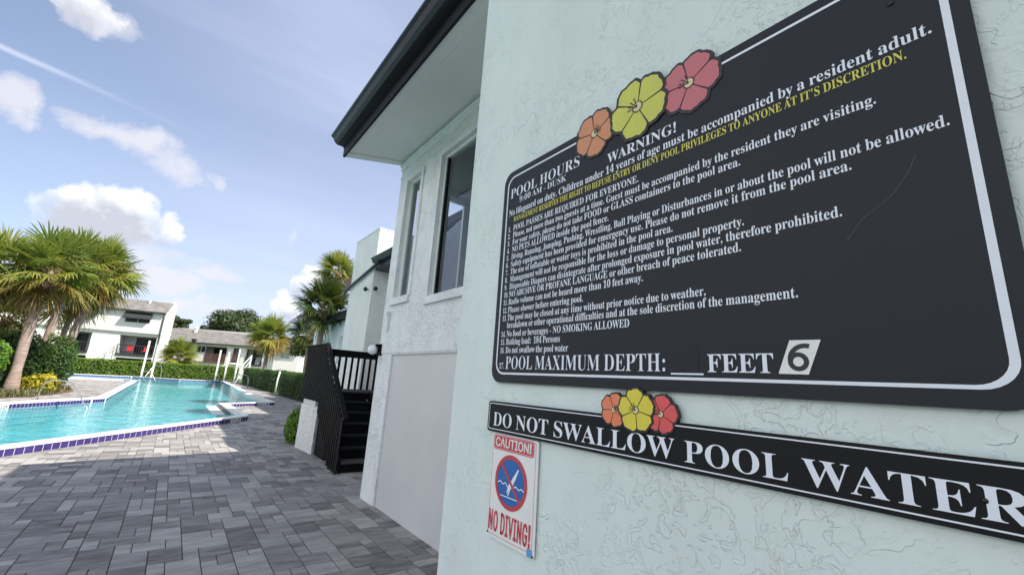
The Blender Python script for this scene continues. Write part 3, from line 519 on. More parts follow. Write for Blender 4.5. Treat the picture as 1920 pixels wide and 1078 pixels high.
# ------------------------------------------------------------------ lettering
SERIF = json.loads('''{"A":[437,[[[-9,0],[-9,18],[9,21],[24,30],[36,47],[49,75],[206,466],[224,465],[384,87],[411,34],[425,22],[443,18],[443,0],[229,0],[229,18],[270,25],[283,46],[273,81],[253,132],[103,132],[79,71],[76,59],[75,48],[87,26],[124,18],[128,18],[128,0]],[[113,161],[242,161],[177,319]]]],"B":[443,[[[16,0],[16,17],[45,22],[62,32],[72,51],[75,82],[75,369],[69,412],[62,425],[51,433],[15,439],[15,455],[220,455],[318,444],[377,409],[396,351],[384,302],[348,268],[287,247],[360,223],[404,185],[418,132],[407,76],[371,35],[314,9],[238,0]],[[182,252],[188,252],[234,257],[263,272],[279,301],[285,345],[281,385],[269,412],[248,428],[216,434],[198,432],[188,425],[182,391]],[[222,24],[259,30],[283,49],[296,81],[301,128],[295,176],[277,208],[245,225],[197,231],[182,231],[182,65],[184,46],[190,33],[202,26]]]],"C":[468,[[[257,-11],[193,-3],[137,20],[91,56],[56,104],[34,162],[26,228],[34,294],[56,351],[92,399],[139,435],[195,458],[259,465],[309,459],[367,440],[388,435],[408,443],[419,465],[437,465],[437,308],[420,308],[392,364],[356,407],[313,434],[265,443],[212,430],[174,389],[151,321],[144,226],[152,138],[177,74],[219,36],[278,24],[318,29],[358,45],[395,71],[428,106],[447,89],[395,33],[332,0]]]],"D":[496,[[[20,0],[20,17],[47,21],[63,30],[71,46],[74,75],[74,374],[71,407],[61,426],[43,435],[15,439],[15,455],[222,455],[296,449],[357,429],[405,396],[440,351],[461,295],[468,228],[453,128],[408,57],[333,14],[228,0]],[[222,24],[262,30],[295,47],[319,75],[343,139],[351,229],[343,318],[319,382],[279,420],[223,433],[202,431],[190,423],[184,409],[182,385],[182,72],[184,48],[190,34],[202,27]]]],"E":[442,[[[14,0],[14,17],[44,20],[62,30],[72,48],[75,78],[75,369],[72,405],[62,425],[44,435],[16,439],[16,455],[399,455],[399,320],[383,320],[369,373],[340,406],[295,424],[232,430],[200,428],[191,424],[186,417],[183,388],[183,246],[193,246],[232,252],[259,269],[277,300],[288,345],[304,345],[304,118],[287,118],[282,154],[273,181],[259,201],[241,213],[216,220],[185,222],[183,222],[183,67],[185,47],[192,35],[206,29],[230,28],[276,30],[313,39],[345,53],[371,75],[393,105],[411,143],[430,143],[402,0]]]],"F":[404,[[[15,0],[15,17],[45,23],[62,34],[72,53],[75,84],[75,375],[71,405],[61,423],[43,433],[14,439],[14,455],[394,455],[394,320],[377,320],[369,357],[355,385],[336,406],[310,420],[275,428],[230,431],[200,429],[186,421],[182,398],[182,247],[190,247],[229,253],[256,270],[274,301],[284,347],[302,347],[302,118],[285,118],[274,168],[257,200],[229,218],[189,224],[182,224],[182,81],[188,43],[196,31],[210,24],[257,17],[257,0]]]],"G":[508,[[[268,-10],[200,-3],[141,19],[93,55],[57,103],[35,161],[28,229],[35,295],[57,352],[93,399],[139,435],[195,458],[257,465],[311,459],[369,441],[388,436],[406,443],[419,465],[437,465],[437,308],[420,308],[403,346],[382,379],[357,406],[329,426],[299,439],[267,443],[214,430],[176,389],[153,322],[146,228],[154,135],[180,67],[206,37],[238,19],[275,13],[308,16],[328,27],[339,45],[343,71],[343,128],[339,154],[329,170],[309,179],[275,182],[275,198],[500,198],[500,182],[473,179],[457,171],[449,155],[446,128],[446,29],[357,0]]]],"H":[523,[[[15,0],[15,17],[45,22],[62,32],[72,50],[75,81],[75,379],[71,406],[62,424],[44,434],[16,439],[16,455],[242,455],[242,439],[204,432],[193,425],[187,415],[182,379],[182,251],[342,251],[342,379],[337,415],[331,425],[320,432],[282,439],[282,455],[507,455],[507,439],[478,434],[461,424],[452,407],[449,379],[449,81],[452,52],[461,33],[478,22],[507,17],[507,0],[282,0],[282,17],[311,21],[329,31],[339,49],[342,81],[342,221],[182,221],[182,81],[185,50],[194,32],[212,22],[242,17],[242,0]]]],"I":[260,[[[13,0],[13,17],[42,23],[61,32],[72,49],[75,75],[75,387],[72,412],[63,427],[45,435],[13,439],[13,455],[244,455],[244,439],[214,435],[196,427],[186,412],[183,387],[183,77],[187,44],[194,34],[206,26],[246,17],[246,0]]]],"J":[331,[[[109,-65],[78,-62],[51,-54],[29,-40],[11,-22],[0,-1],[-3,23],[0,44],[11,61],[26,71],[44,75],[64,71],[79,62],[89,47],[93,28],[85,-1],[77,-19],[84,-35],[105,-40],[126,-36],[139,-25],[145,-6],[148,21],[148,367],[142,409],[135,422],[122,430],[79,439],[79,455],[314,455],[314,439],[277,431],[266,423],[260,411],[255,367],[255,89],[246,21],[219,-27],[173,-56]]]],"K":[511,[[[16,0],[16,17],[45,22],[63,32],[72,50],[75,81],[75,379],[72,406],[63,424],[45,434],[17,439],[17,455],[242,455],[242,439],[205,432],[194,425],[187,415],[183,379],[183,234],[321,373],[342,398],[349,418],[334,434],[291,439],[291,455],[486,455],[486,439],[477,439],[415,419],[345,361],[271,285],[463,46],[487,25],[519,17],[519,0],[281,0],[281,17],[306,18],[322,21],[331,27],[334,34],[329,47],[316,66],[199,214],[183,198],[183,81],[186,50],[195,32],[213,22],[242,17],[242,0]]]],"L":[427,[[[15,0],[15,17],[45,22],[62,32],[72,50],[75,81],[75,379],[71,407],[62,425],[44,434],[16,439],[16,455],[250,455],[250,439],[208,434],[196,427],[188,416],[182,379],[182,83],[185,47],[191,37],[200,31],[234,28],[278,31],[315,40],[345,56],[370,80],[391,112],[409,154],[427,154],[402,0]]]],"M":[634,[[[14,0],[14,17],[43,22],[61,32],[72,50],[75,79],[75,382],[71,416],[64,426],[53,432],[15,439],[15,455],[185,455],[317,142],[449,455],[617,455],[617,439],[590,433],[573,423],[563,405],[560,378],[560,85],[565,43],[571,31],[582,23],[617,17],[617,0],[396,0],[396,17],[433,25],[443,32],[450,44],[455,83],[455,399],[288,0],[270,0],[105,389],[105,80],[109,48],[120,30],[139,20],[169,17],[169,0]]]],"N":[493,[[[403,-11],[107,350],[107,79],[110,49],[119,31],[136,21],[167,17],[167,0],[18,0],[18,17],[54,23],[65,30],[71,41],[76,79],[76,388],[36,433],[18,439],[18,455],[156,455],[391,169],[391,377],[386,414],[379,425],[369,431],[331,439],[331,455],[480,455],[480,439],[450,434],[433,425],[425,407],[422,377],[422,-11]]]],"O":[526,[[[261,-11],[213,-6],[169,7],[129,29],[94,58],[66,93],[45,134],[32,179],[28,228],[32,276],[45,321],[66,362],[95,397],[130,426],[170,448],[216,462],[265,466],[313,462],[357,448],[397,427],[431,399],[459,364],[481,323],[494,277],[498,228],[494,179],[481,134],[459,93],[430,58],[395,29],[355,7],[310,-6]],[[265,12],[328,36],[367,108],[379,228],[371,321],[348,389],[310,430],[260,443],[196,419],[158,347],[145,228],[153,135],[177,67],[215,26]]]],"P":[418,[[[15,0],[15,17],[45,22],[62,32],[72,50],[75,81],[75,379],[71,406],[62,424],[44,434],[16,439],[16,455],[214,455],[287,452],[336,440],[366,422],[390,398],[404,367],[409,332],[398,280],[367,240],[314,214],[242,206],[182,206],[182,81],[185,50],[194,32],[212,22],[242,17],[242,0]],[[182,230],[201,230],[244,235],[272,253],[287,283],[292,329],[288,375],[275,406],[252,425],[216,431],[199,429],[189,424],[184,414],[182,398]]]],"Q":[526,[[[378,-116],[296,-103],[232,-64],[187,-1],[141,21],[101,50],[70,86],[47,129],[32,176],[28,228],[32,276],[45,321],[66,362],[95,397],[130,426],[170,448],[216,462],[265,466],[313,462],[357,448],[397,427],[431,399],[459,364],[481,323],[494,277],[498,228],[487,152],[454,86],[401,34],[330,0],[360,-45],[398,-72],[445,-81],[492,-73],[495,-92],[435,-110]],[[265,12],[329,36],[367,108],[380,228],[372,321],[348,389],[310,430],[260,443],[196,419],[158,347],[145,228],[153,135],[178,67],[216,26]]]],"R":[473,[[[15,0],[15,17],[45,22],[62,32],[72,50],[75,81],[75,379],[71,406],[62,424],[44,434],[16,439],[16,455],[217,455],[305,448],[367,426],[405,388],[417,334],[406,285],[372,248],[315,224],[432,50],[452,26],[463,19],[478,17],[480,17],[480,0],[338,0],[201,212],[182,212],[182,81],[185,50],[194,32],[212,22],[242,17],[242,0]],[[182,234],[203,234],[249,240],[280,258],[298,290],[304,336],[295,389],[268,421],[224,431],[202,429],[190,422],[184,409],[182,385]]]],"S":[390,[[[43,-11],[43,158],[62,158],[83,94],[111,50],[149,24],[197,15],[231,20],[257,36],[273,60],[279,89],[265,129],[225,160],[163,191],[112,221],[77,253],[56,289],[50,332],[54,370],[67,403],[88,429],[115,449],[148,462],[185,466],[229,461],[282,448],[291,446],[300,445],[313,450],[320,466],[339,466],[339,319],[322,319],[310,354],[293,385],[272,410],[248,429],[222,441],[194,445],[163,440],[140,426],[125,406],[120,380],[124,356],[137,336],[159,319],[189,303],[253,273],[290,253],[317,233],[337,211],[350,188],[357,162],[359,133],[354,93],[339,58],[314,29],[281,8],[240,-6],[192,-10],[158,-8],[126,1],[98,9],[85,12],[69,7],[61,-11]]]],"T":[423,[[[92,0],[92,17],[123,21],[142,31],[152,50],[156,81],[156,433],[149,433],[102,426],[65,403],[41,367],[29,318],[11,318],[11,455],[410,455],[410,317],[394,317],[375,382],[333,420],[269,433],[263,433],[263,81],[267,49],[276,30],[296,21],[328,17],[328,0]]]],"U":[492,[[[248,-13],[168,-2],[114,29],[83,81],[73,155],[73,379],[70,406],[61,424],[43,434],[15,439],[15,455],[240,455],[240,439],[202,432],[192,425],[185,415],[181,379],[181,140],[186,88],[203,51],[232,29],[275,22],[340,37],[379,83],[392,159],[392,378],[389,406],[379,423],[360,433],[328,439],[328,455],[474,455],[474,439],[448,432],[433,421],[425,404],[422,378],[422,181],[412,92],[380,32],[325,-2]]]],"V":[428,[[[212,-13],[44,381],[22,420],[8,432],[-14,439],[-14,455],[211,455],[211,439],[166,432],[156,423],[152,410],[161,378],[259,143],[348,377],[355,409],[351,423],[342,432],[299,439],[299,455],[442,455],[442,439],[423,436],[408,427],[395,411],[382,383],[230,-13]]]],"W":[611,[[[171,-11],[32,393],[15,427],[3,435],[-15,439],[-15,455],[181,455],[181,439],[150,432],[143,423],[140,410],[148,373],[223,153],[301,353],[286,399],[278,418],[267,429],[229,439],[229,455],[439,455],[439,439],[404,432],[393,412],[399,386],[474,166],[541,369],[549,406],[546,421],[538,430],[503,439],[503,455],[624,455],[624,439],[607,433],[594,421],[575,379],[446,-11],[428,-11],[316,309],[190,-11]]]],"X":[471,[[[11,0],[11,17],[53,30],[90,66],[193,208],[78,386],[47,425],[33,435],[16,439],[14,439],[14,455],[244,455],[244,439],[229,439],[200,433],[190,415],[201,388],[265,289],[322,373],[335,396],[339,414],[328,432],[293,439],[293,455],[458,455],[458,439],[455,439],[427,435],[403,423],[380,403],[357,373],[281,265],[413,57],[436,28],[448,20],[461,17],[464,17],[464,0],[238,0],[238,17],[243,17],[278,23],[290,41],[286,57],[275,79],[210,183],[138,81],[128,62],[124,45],[137,24],[174,17],[174,0]]]],"Y":[426,[[[101,0],[101,17],[131,22],[148,32],[157,50],[161,81],[161,179],[46,387],[29,414],[14,429],[1,435],[-13,438],[-13,455],[207,455],[207,438],[195,438],[167,432],[158,425],[156,416],[164,392],[248,226],[333,366],[345,389],[349,408],[336,430],[298,438],[295,438],[295,455],[439,455],[439,438],[423,434],[409,424],[383,392],[268,203],[268,81],[271,50],[280,32],[298,22],[328,17],[328,0]]]],"Z":[442,[[[20,0],[20,11],[276,430],[214,430],[174,427],[141,420],[115,407],[94,386],[76,356],[61,316],[44,316],[57,455],[406,455],[406,443],[153,29],[239,29],[302,37],[349,61],[384,103],[407,164],[424,164],[407,0]]]],"a":[344,[[[255,-10],[226,-5],[208,10],[200,35],[151,2],[95,-9],[64,-4],[40,11],[25,34],[20,63],[31,104],[63,136],[119,164],[199,190],[199,241],[196,266],[187,282],[171,292],[148,296],[115,290],[104,274],[113,257],[123,231],[120,215],[110,202],[95,194],[77,191],[59,194],[45,203],[36,218],[33,236],[37,259],[49,278],[69,295],[95,308],[126,316],[162,318],[223,312],[263,292],[285,259],[293,210],[293,62],[295,40],[304,34],[320,42],[329,28],[294,-1]],[[151,34],[174,41],[199,63],[199,169],[154,151],[127,123],[118,84],[126,46]]]],"b":[360,[[[43,-11],[43,388],[41,414],[37,428],[26,436],[8,439],[8,455],[138,455],[138,279],[175,308],[221,318],[254,313],[284,299],[308,276],[326,245],[338,208],[342,166],[337,118],[323,75],[300,40],[270,13],[233,-4],[192,-10],[148,-1],[105,28],[53,-11]],[[183,14],[213,23],[232,49],[242,95],[245,160],[242,213],[231,251],[212,273],[184,280],[169,277],[155,270],[144,257],[138,242],[138,69],[143,38],[158,20]]]],"c":[293,[[[156,-10],[119,-5],[87,11],[59,35],[38,68],[24,106],[19,150],[25,196],[40,237],[64,271],[96,297],[133,313],[175,319],[218,314],[250,298],[271,275],[277,245],[275,228],[266,215],[253,207],[236,204],[214,209],[201,225],[196,251],[197,261],[197,271],[190,290],[169,297],[138,285],[118,248],[112,187],[118,123],[137,76],[166,48],[204,38],[239,47],[271,72],[285,60],[248,21],[205,-2]]]],"d":[370,[[[140,-10],[107,-5],[78,10],[53,35],[35,66],[23,104],[19,147],[24,196],[36,237],[55,272],[81,297],[112,313],[146,318],[189,309],[223,280],[223,401],[220,419],[212,430],[198,437],[176,439],[176,455],[319,455],[319,75],[325,41],[335,32],[353,28],[353,11],[294,6],[223,-10],[223,39],[188,2]],[[171,28],[187,31],[202,41],[215,56],[223,76],[223,242],[217,257],[206,270],[191,278],[174,281],[147,273],[130,250],[121,210],[118,153],[120,98],[130,58],[146,36]]]],"e":[301,[[[154,-10],[117,-5],[85,10],[58,35],[37,69],[24,109],[19,157],[24,201],[38,240],[59,273],[87,298],[120,313],[157,318],[209,309],[249,280],[274,234],[283,173],[283,166],[117,166],[127,97],[154,56],[199,42],[237,53],[270,86],[285,73],[248,27],[205,-1]],[[116,192],[201,192],[201,215],[199,252],[193,277],[181,292],[161,297],[136,286],[121,255],[116,203]]]],"f":[214,[[[15,0],[15,16],[40,22],[50,35],[52,73],[52,277],[16,277],[16,310],[52,310],[52,353],[60,400],[85,436],[123,457],[174,465],[212,460],[240,446],[257,425],[263,400],[260,381],[252,367],[239,358],[224,355],[208,358],[195,365],[187,376],[185,391],[193,420],[196,426],[197,433],[193,441],[180,443],[163,440],[153,430],[148,390],[148,310],[203,310],[203,277],[148,277],[148,65],[150,40],[158,26],[173,18],[199,16],[199,0]]]],"g":[327,[[[146,-140],[89,-136],[48,-122],[22,-100],[14,-75],[28,-46],[69,-26],[35,-1],[24,30],[28,54],[42,74],[67,92],[102,110],[58,135],[31,169],[22,212],[27,242],[40,268],[60,289],[88,305],[120,315],[157,318],[196,315],[233,304],[317,304],[317,268],[268,268],[286,237],[291,203],[288,176],[276,151],[258,131],[234,116],[205,106],[172,103],[157,103],[142,104],[126,102],[112,94],[104,84],[101,71],[111,55],[141,49],[175,49],[223,47],[259,40],[285,29],[303,13],[312,-9],[316,-37],[305,-80],[272,-113],[219,-133]],[[157,124],[178,130],[190,146],[197,173],[199,211],[197,249],[190,276],[178,292],[157,297],[137,292],[124,276],[117,249],[114,211],[117,173],[124,146],[137,130]],[[161,-116],[218,-111],[252,-94],[263,-66],[260,-51],[249,-41],[231,-36],[205,-34],[97,-34],[79,-52],[73,-73],[79,-89],[95,-103],[122,-113]]]],"h":[381,[[[18,0],[18,16],[35,19],[45,26],[51,37],[52,56],[52,399],[51,417],[46,429],[36,437],[19,440],[19,455],[148,455],[148,267],[190,305],[243,318],[292,306],[321,271],[330,212],[330,56],[332,38],[337,26],[347,19],[363,16],[363,0],[202,0],[202,16],[207,16],[228,26],[235,56],[235,217],[229,258],[219,268],[203,271],[173,262],[148,235],[148,56],[154,26],[164,19],[180,16],[180,0]]]],"i":[198,[[[101,362],[81,366],[65,376],[54,393],[50,412],[54,432],[65,449],[81,460],[101,463],[120,460],[137,449],[147,432],[151,412],[147,393],[136,376],[120,366]],[[18,0],[18,16],[35,19],[45,26],[51,37],[52,56],[52,252],[47,285],[37,291],[20,293],[21,310],[148,310],[148,56],[154,26],[164,19],[180,16],[180,0]]]],"j":[210,[[[106,363],[86,367],[70,378],[59,394],[56,414],[59,434],[71,450],[87,461],[106,465],[126,461],[142,450],[153,434],[157,414],[153,394],[142,378],[126,367]],[[36,-140],[11,-138],[-11,-131],[-29,-120],[-44,-105],[-53,-88],[-56,-70],[-53,-53],[-45,-40],[-32,-32],[-15,-29],[2,-31],[15,-39],[23,-51],[26,-66],[19,-87],[11,-103],[16,-113],[31,-117],[49,-113],[58,-100],[64,-54],[64,250],[62,271],[56,284],[43,291],[22,294],[22,310],[159,310],[159,-21],[151,-73],[127,-110],[88,-133]]]],"k":[359,[[[17,0],[17,16],[35,19],[45,26],[51,38],[52,56],[52,398],[47,429],[38,436],[20,439],[21,455],[148,455],[148,169],[227,248],[240,264],[244,278],[235,290],[209,293],[206,293],[206,310],[345,310],[345,293],[308,284],[275,260],[222,209],[346,34],[360,21],[376,16],[376,0],[211,0],[211,16],[217,16],[234,20],[239,32],[232,49],[163,147],[148,134],[148,56],[154,26],[164,19],[180,16],[180,0]]]],"l":[199,[[[18,0],[18,16],[35,19],[45,26],[51,37],[52,56],[52,398],[47,429],[38,436],[20,439],[20,455],[148,455],[148,56],[154,26],[164,19],[180,16],[180,0]]]],"m":[554,[[[18,0],[18,16],[35,19],[45,26],[51,37],[52,56],[52,253],[46,284],[36,291],[19,294],[19,310],[146,310],[146,265],[188,305],[237,318],[277,312],[305,293],[320,261],[364,304],[418,318],[465,306],[494,271],[504,212],[504,56],[510,26],[520,19],[536,16],[536,0],[377,0],[377,16],[393,19],[403,26],[410,56],[410,217],[404,258],[394,268],[377,271],[349,263],[324,237],[324,56],[331,26],[340,19],[356,16],[356,0],[199,0],[199,16],[215,19],[225,26],[232,56],[232,217],[226,258],[216,268],[199,271],[170,262],[146,235],[146,56],[152,27],[162,19],[177,16],[177,0]]]],"n":[381,[[[18,0],[18,16],[35,19],[45,26],[51,37],[52,56],[52,253],[46,284],[36,291],[19,294],[19,310],[148,310],[148,267],[190,306],[243,318],[292,306],[321,271],[330,212],[330,56],[332,38],[337,26],[347,19],[363,16],[363,0],[202,0],[202,16],[207,16],[228,26],[235,56],[235,217],[229,258],[219,268],[203,271],[173,262],[148,235],[148,56],[154,26],[164,19],[180,16],[180,0]]]],"o":[336,[[[169,-10],[127,-5],[90,11],[60,37],[38,70],[24,110],[19,154],[24,199],[38,239],[60,272],[90,297],[127,313],[168,318],[209,313],[245,298],[275,273],[298,240],[312,200],[317,154],[312,108],[298,69],[275,36],[245,11],[210,-5]],[[169,11],[193,18],[209,39],[217,81],[220,154],[217,227],[208,271],[192,292],[169,299],[144,292],[128,271],[120,227],[117,154],[120,82],[128,39],[144,18]]]],"p":[371,[[[17,-139],[17,-124],[40,-117],[50,-101],[52,-64],[52,243],[51,269],[46,283],[37,291],[19,295],[19,310],[143,310],[143,263],[166,294],[195,313],[230,319],[264,314],[293,298],[317,274],[335,241],[346,203],[350,160],[346,113],[334,72],[316,38],[291,12],[261,-5],[227,-10],[183,1],[148,32],[148,-58],[152,-99],[158,-110],[167,-118],[197,-123],[197,-139]],[[195,28],[222,36],[239,59],[249,99],[253,154],[250,208],[241,248],[225,270],[199,278],[171,267],[148,235],[148,69],[167,38]]]],"q":[364,[[[175,-139],[175,-123],[199,-120],[214,-114],[221,-102],[224,-83],[224,29],[187,0],[142,-9],[108,-5],[79,10],[54,33],[36,64],[24,101],[20,144],[25,192],[40,234],[63,270],[93,297],[129,313],[170,319],[215,310],[257,281],[309,320],[320,320],[320,-83],[321,-102],[326,-113],[337,-120],[354,-123],[354,-139]],[[179,30],[194,32],[208,40],[218,52],[224,67],[224,241],[219,271],[204,289],[179,295],[150,286],[131,261],[120,218],[117,156],[120,100],[131,60],[150,37]]]],"r":[288,[[[18,0],[18,16],[35,19],[45,26],[51,37],[52,56],[52,252],[51,273],[46,285],[37,291],[20,293],[21,310],[146,310],[146,252],[165,280],[187,301],[210,314],[233,318],[258,315],[275,304],[286,287],[289,266],[287,248],[278,234],[265,225],[248,222],[233,224],[222,231],[207,250],[199,257],[189,260],[175,255],[162,241],[152,220],[149,192],[149,56],[152,37],[159,25],[173,19],[197,16],[197,0]]]],"s":[288,[[[151,-10],[122,-6],[87,6],[73,9],[60,4],[51,-9],[36,-9],[36,105],[53,105],[66,68],[87,39],[112,21],[140,15],[162,18],[179,27],[189,40],[192,58],[183,84],[156,105],[107,130],[76,148],[54,169],[41,193],[37,220],[44,259],[65,291],[98,312],[141,319],[166,316],[199,308],[206,306],[213,305],[223,308],[230,319],[244,319],[244,222],[228,222],[215,254],[196,277],[174,291],[149,296],[130,294],[116,286],[108,274],[105,259],[107,244],[115,232],[146,212],[191,189],[221,172],[241,151],[253,127],[257,95],[250,51],[228,18],[194,-3]]]],"t":[229,[[[124,-9],[89,-4],[66,10],[53,36],[48,71],[48,279],[20,279],[20,300],[88,369],[129,424],[144,424],[144,310],[208,310],[208,279],[144,279],[144,82],[149,51],[157,43],[168,40],[189,49],[206,75],[222,66],[198,24],[165,-1]]]],"u":[375,[[[131,-10],[91,-3],[65,17],[51,51],[46,97],[46,248],[39,282],[29,291],[11,294],[11,310],[142,310],[142,74],[144,58],[151,46],[162,38],[177,36],[205,43],[228,66],[228,248],[226,269],[221,283],[209,291],[189,294],[189,310],[324,310],[324,70],[326,51],[331,39],[342,33],[360,30],[360,13],[300,7],[228,-10],[228,40],[209,19],[186,3],[160,-7]]]],"v":[306,[[[142,-10],[38,248],[22,281],[12,290],[-3,293],[-3,310],[164,310],[164,294],[156,294],[136,290],[129,276],[130,268],[185,122],[236,253],[241,272],[232,289],[203,294],[203,310],[305,310],[305,295],[289,289],[278,279],[260,243],[160,-10]]]],"w":[435,[[[122,-10],[17,265],[6,284],[-11,293],[-11,310],[138,310],[138,293],[120,289],[114,276],[116,266],[120,253],[167,127],[211,235],[201,266],[190,288],[168,295],[168,310],[323,310],[323,293],[302,288],[296,276],[296,269],[298,262],[336,141],[382,256],[387,275],[380,289],[356,295],[356,310],[445,310],[445,295],[433,292],[425,284],[412,258],[304,-10],[289,-10],[223,197],[140,-10]]]],"x":[319,[[[5,0],[5,15],[34,29],[62,56],[123,136],[43,263],[24,285],[4,293],[4,310],[169,310],[169,294],[147,291],[140,280],[149,260],[183,206],[224,257],[234,279],[232,286],[227,290],[201,294],[201,310],[311,310],[311,296],[283,283],[254,254],[198,184],[291,36],[303,21],[319,15],[319,0],[155,0],[155,16],[178,19],[185,30],[173,59],[138,114],[97,61],[85,34],[92,20],[114,15],[118,15],[118,0]]]],"y":[300,[[[52,-140],[29,-137],[10,-125],[-3,-107],[-7,-84],[-4,-67],[5,-53],[18,-43],[36,-40],[51,-42],[64,-49],[72,-61],[75,-76],[74,-81],[74,-87],[77,-96],[86,-99],[99,-92],[114,-74],[129,-44],[140,-5],[36,251],[25,275],[15,287],[-3,293],[-5,293],[-5,310],[162,310],[162,293],[136,289],[130,284],[128,275],[130,267],[133,257],[185,119],[230,241],[236,260],[238,274],[236,284],[229,289],[203,293],[203,310],[300,310],[300,293],[287,290],[277,281],[259,242],[162,-24],[129,-96],[113,-117],[95,-131],[76,-138]]]],"z":[293,[[[13,0],[13,14],[168,287],[128,287],[96,283],[72,272],[55,250],[44,216],[26,216],[32,310],[275,310],[275,291],[126,25],[152,25],[194,30],[223,44],[244,69],[260,107],[276,107],[268,0]]]],"0":[375,[[[188,-7],[133,1],[91,24],[60,61],[39,111],[27,171],[23,241],[27,311],[39,371],[60,420],[91,456],[133,479],[189,486],[242,479],[283,456],[314,419],[336,370],[348,310],[353,240],[348,171],[336,110],[314,61],[283,24],[241,1]],[[188,37],[219,50],[237,91],[246,155],[248,240],[246,326],[237,390],[219,429],[189,443],[157,429],[139,390],[130,326],[127,240],[130,155],[139,91],[157,50]]]],"1":[375,[[[65,0],[65,36],[120,36],[135,38],[146,45],[152,58],[154,79],[154,416],[108,365],[87,351],[67,346],[52,349],[40,359],[31,375],[28,396],[74,412],[132,447],[179,482],[254,482],[254,79],[261,47],[271,38],[288,36],[343,36],[343,0]]]],"2":[375,[[[24,0],[24,69],[123,171],[187,245],[206,277],[218,307],[224,338],[226,371],[223,405],[212,427],[196,441],[174,445],[145,438],[126,416],[116,380],[112,329],[77,333],[50,344],[32,365],[26,396],[30,419],[43,441],[63,459],[92,474],[129,483],[174,486],[240,479],[288,456],[318,421],[328,375],[319,329],[291,281],[238,220],[154,138],[87,74],[244,74],[263,77],[279,86],[292,101],[300,120],[305,141],[345,141],[341,0]]]],"3":[375,[[[163,-7],[117,-4],[81,5],[53,18],[34,35],[23,54],[19,74],[23,96],[36,113],[54,123],[76,126],[82,89],[99,62],[125,46],[158,40],[180,42],[199,49],[216,61],[230,79],[238,105],[241,139],[234,174],[214,202],[181,221],[137,227],[95,227],[95,269],[140,269],[178,275],[204,296],[220,327],[225,367],[221,400],[211,424],[193,440],[169,445],[148,441],[133,430],[122,413],[116,391],[111,341],[75,345],[47,356],[30,374],[24,401],[34,434],[62,461],[108,480],[173,486],[237,479],[286,458],[317,423],[328,377],[320,335],[298,301],[265,275],[225,256],[279,238],[305,222],[326,201],[340,174],[345,138],[341,101],[329,70],[312,44],[288,25],[261,10],[230,1]]]],"4":[375,[[[121,0],[121,36],[140,36],[161,38],[179,44],[191,58],[195,84],[195,125],[9,125],[9,166],[199,480],[293,480],[293,169],[363,169],[363,125],[293,125],[293,84],[297,58],[309,44],[327,38],[348,36],[357,36],[357,0]],[[56,169],[195,169],[195,287],[196,351],[199,416],[189,394],[174,366],[158,338],[146,319]]]],"5":[375,[[[165,-7],[119,-4],[84,5],[58,18],[40,35],[30,54],[27,75],[31,95],[42,109],[59,118],[81,121],[88,83],[97,66],[111,52],[130,43],[154,40],[176,43],[195,50],[212,63],[226,83],[234,111],[237,148],[231,192],[213,223],[184,241],[146,247],[103,243],[71,235],[40,247],[62,480],[316,480],[319,357],[281,357],[275,380],[267,399],[258,404],[244,406],[105,406],[94,281],[126,288],[168,291],[238,282],[293,256],[328,211],[340,148],[336,108],[324,75],[306,48],[282,27],[255,12],[226,1]]]],"6":[375,[[[197,-7],[150,-1],[109,18],[76,49],[51,93],[35,151],[30,222],[33,275],[42,325],[57,370],[77,409],[104,441],[137,466],[176,481],[222,486],[261,484],[291,476],[313,464],[329,449],[338,431],[340,412],[336,393],[322,376],[298,364],[260,360],[256,400],[243,434],[232,443],[216,447],[180,435],[152,401],[134,345],[125,269],[161,286],[186,292],[218,294],[273,285],[315,258],[343,214],[352,155],[342,90],[313,38],[264,5]],[[199,38],[222,44],[239,64],[251,98],[255,148],[250,196],[238,228],[219,247],[193,253],[174,251],[154,243],[125,221],[131,138],[147,81],[170,48]]]],"7":[376,[[[111,0],[289,406],[113,406],[86,398],[74,372],[70,338],[30,338],[33,480],[353,480],[353,447],[168,0]]]],"8":[376,[[[183,-7],[132,-2],[91,11],[60,31],[38,57],[25,88],[20,122],[27,162],[47,193],[79,219],[119,242],[83,267],[57,296],[41,327],[36,364],[39,395],[50,423],[70,449],[99,469],[140,482],[191,486],[254,478],[299,453],[325,415],[334,369],[328,333],[310,305],[281,282],[244,260],[296,230],[330,199],[349,166],[355,127],[344,71],[310,29],[256,2]],[[203,283],[224,298],[239,317],[247,340],[250,370],[243,407],[222,436],[206,444],[187,447],[163,442],[145,426],[134,402],[130,372],[135,341],[149,318],[172,300]],[[187,32],[218,37],[241,55],[257,82],[262,116],[256,146],[239,170],[208,192],[164,216],[143,199],[126,178],[115,152],[111,120],[116,84],[132,56],[156,38]]]],"9":[376,[[[152,-7],[116,-4],[88,4],[67,17],[53,33],[45,51],[42,69],[44,83],[50,94],[61,102],[75,107],[87,80],[103,56],[126,41],[156,36],[205,57],[237,122],[251,230],[234,212],[212,198],[186,188],[155,185],[103,194],[60,220],[33,264],[24,324],[28,369],[42,409],[64,441],[95,466],[133,481],[177,486],[223,480],[264,463],[298,433],[323,390],[340,332],[345,261],[343,207],[334,157],[321,111],[301,72],[274,39],[241,14],[200,-2]],[[184,233],[206,236],[224,245],[239,260],[251,278],[245,352],[231,403],[209,432],[181,441],[156,434],[137,413],[125,377],[121,328],[128,275],[149,244]]]]}''')
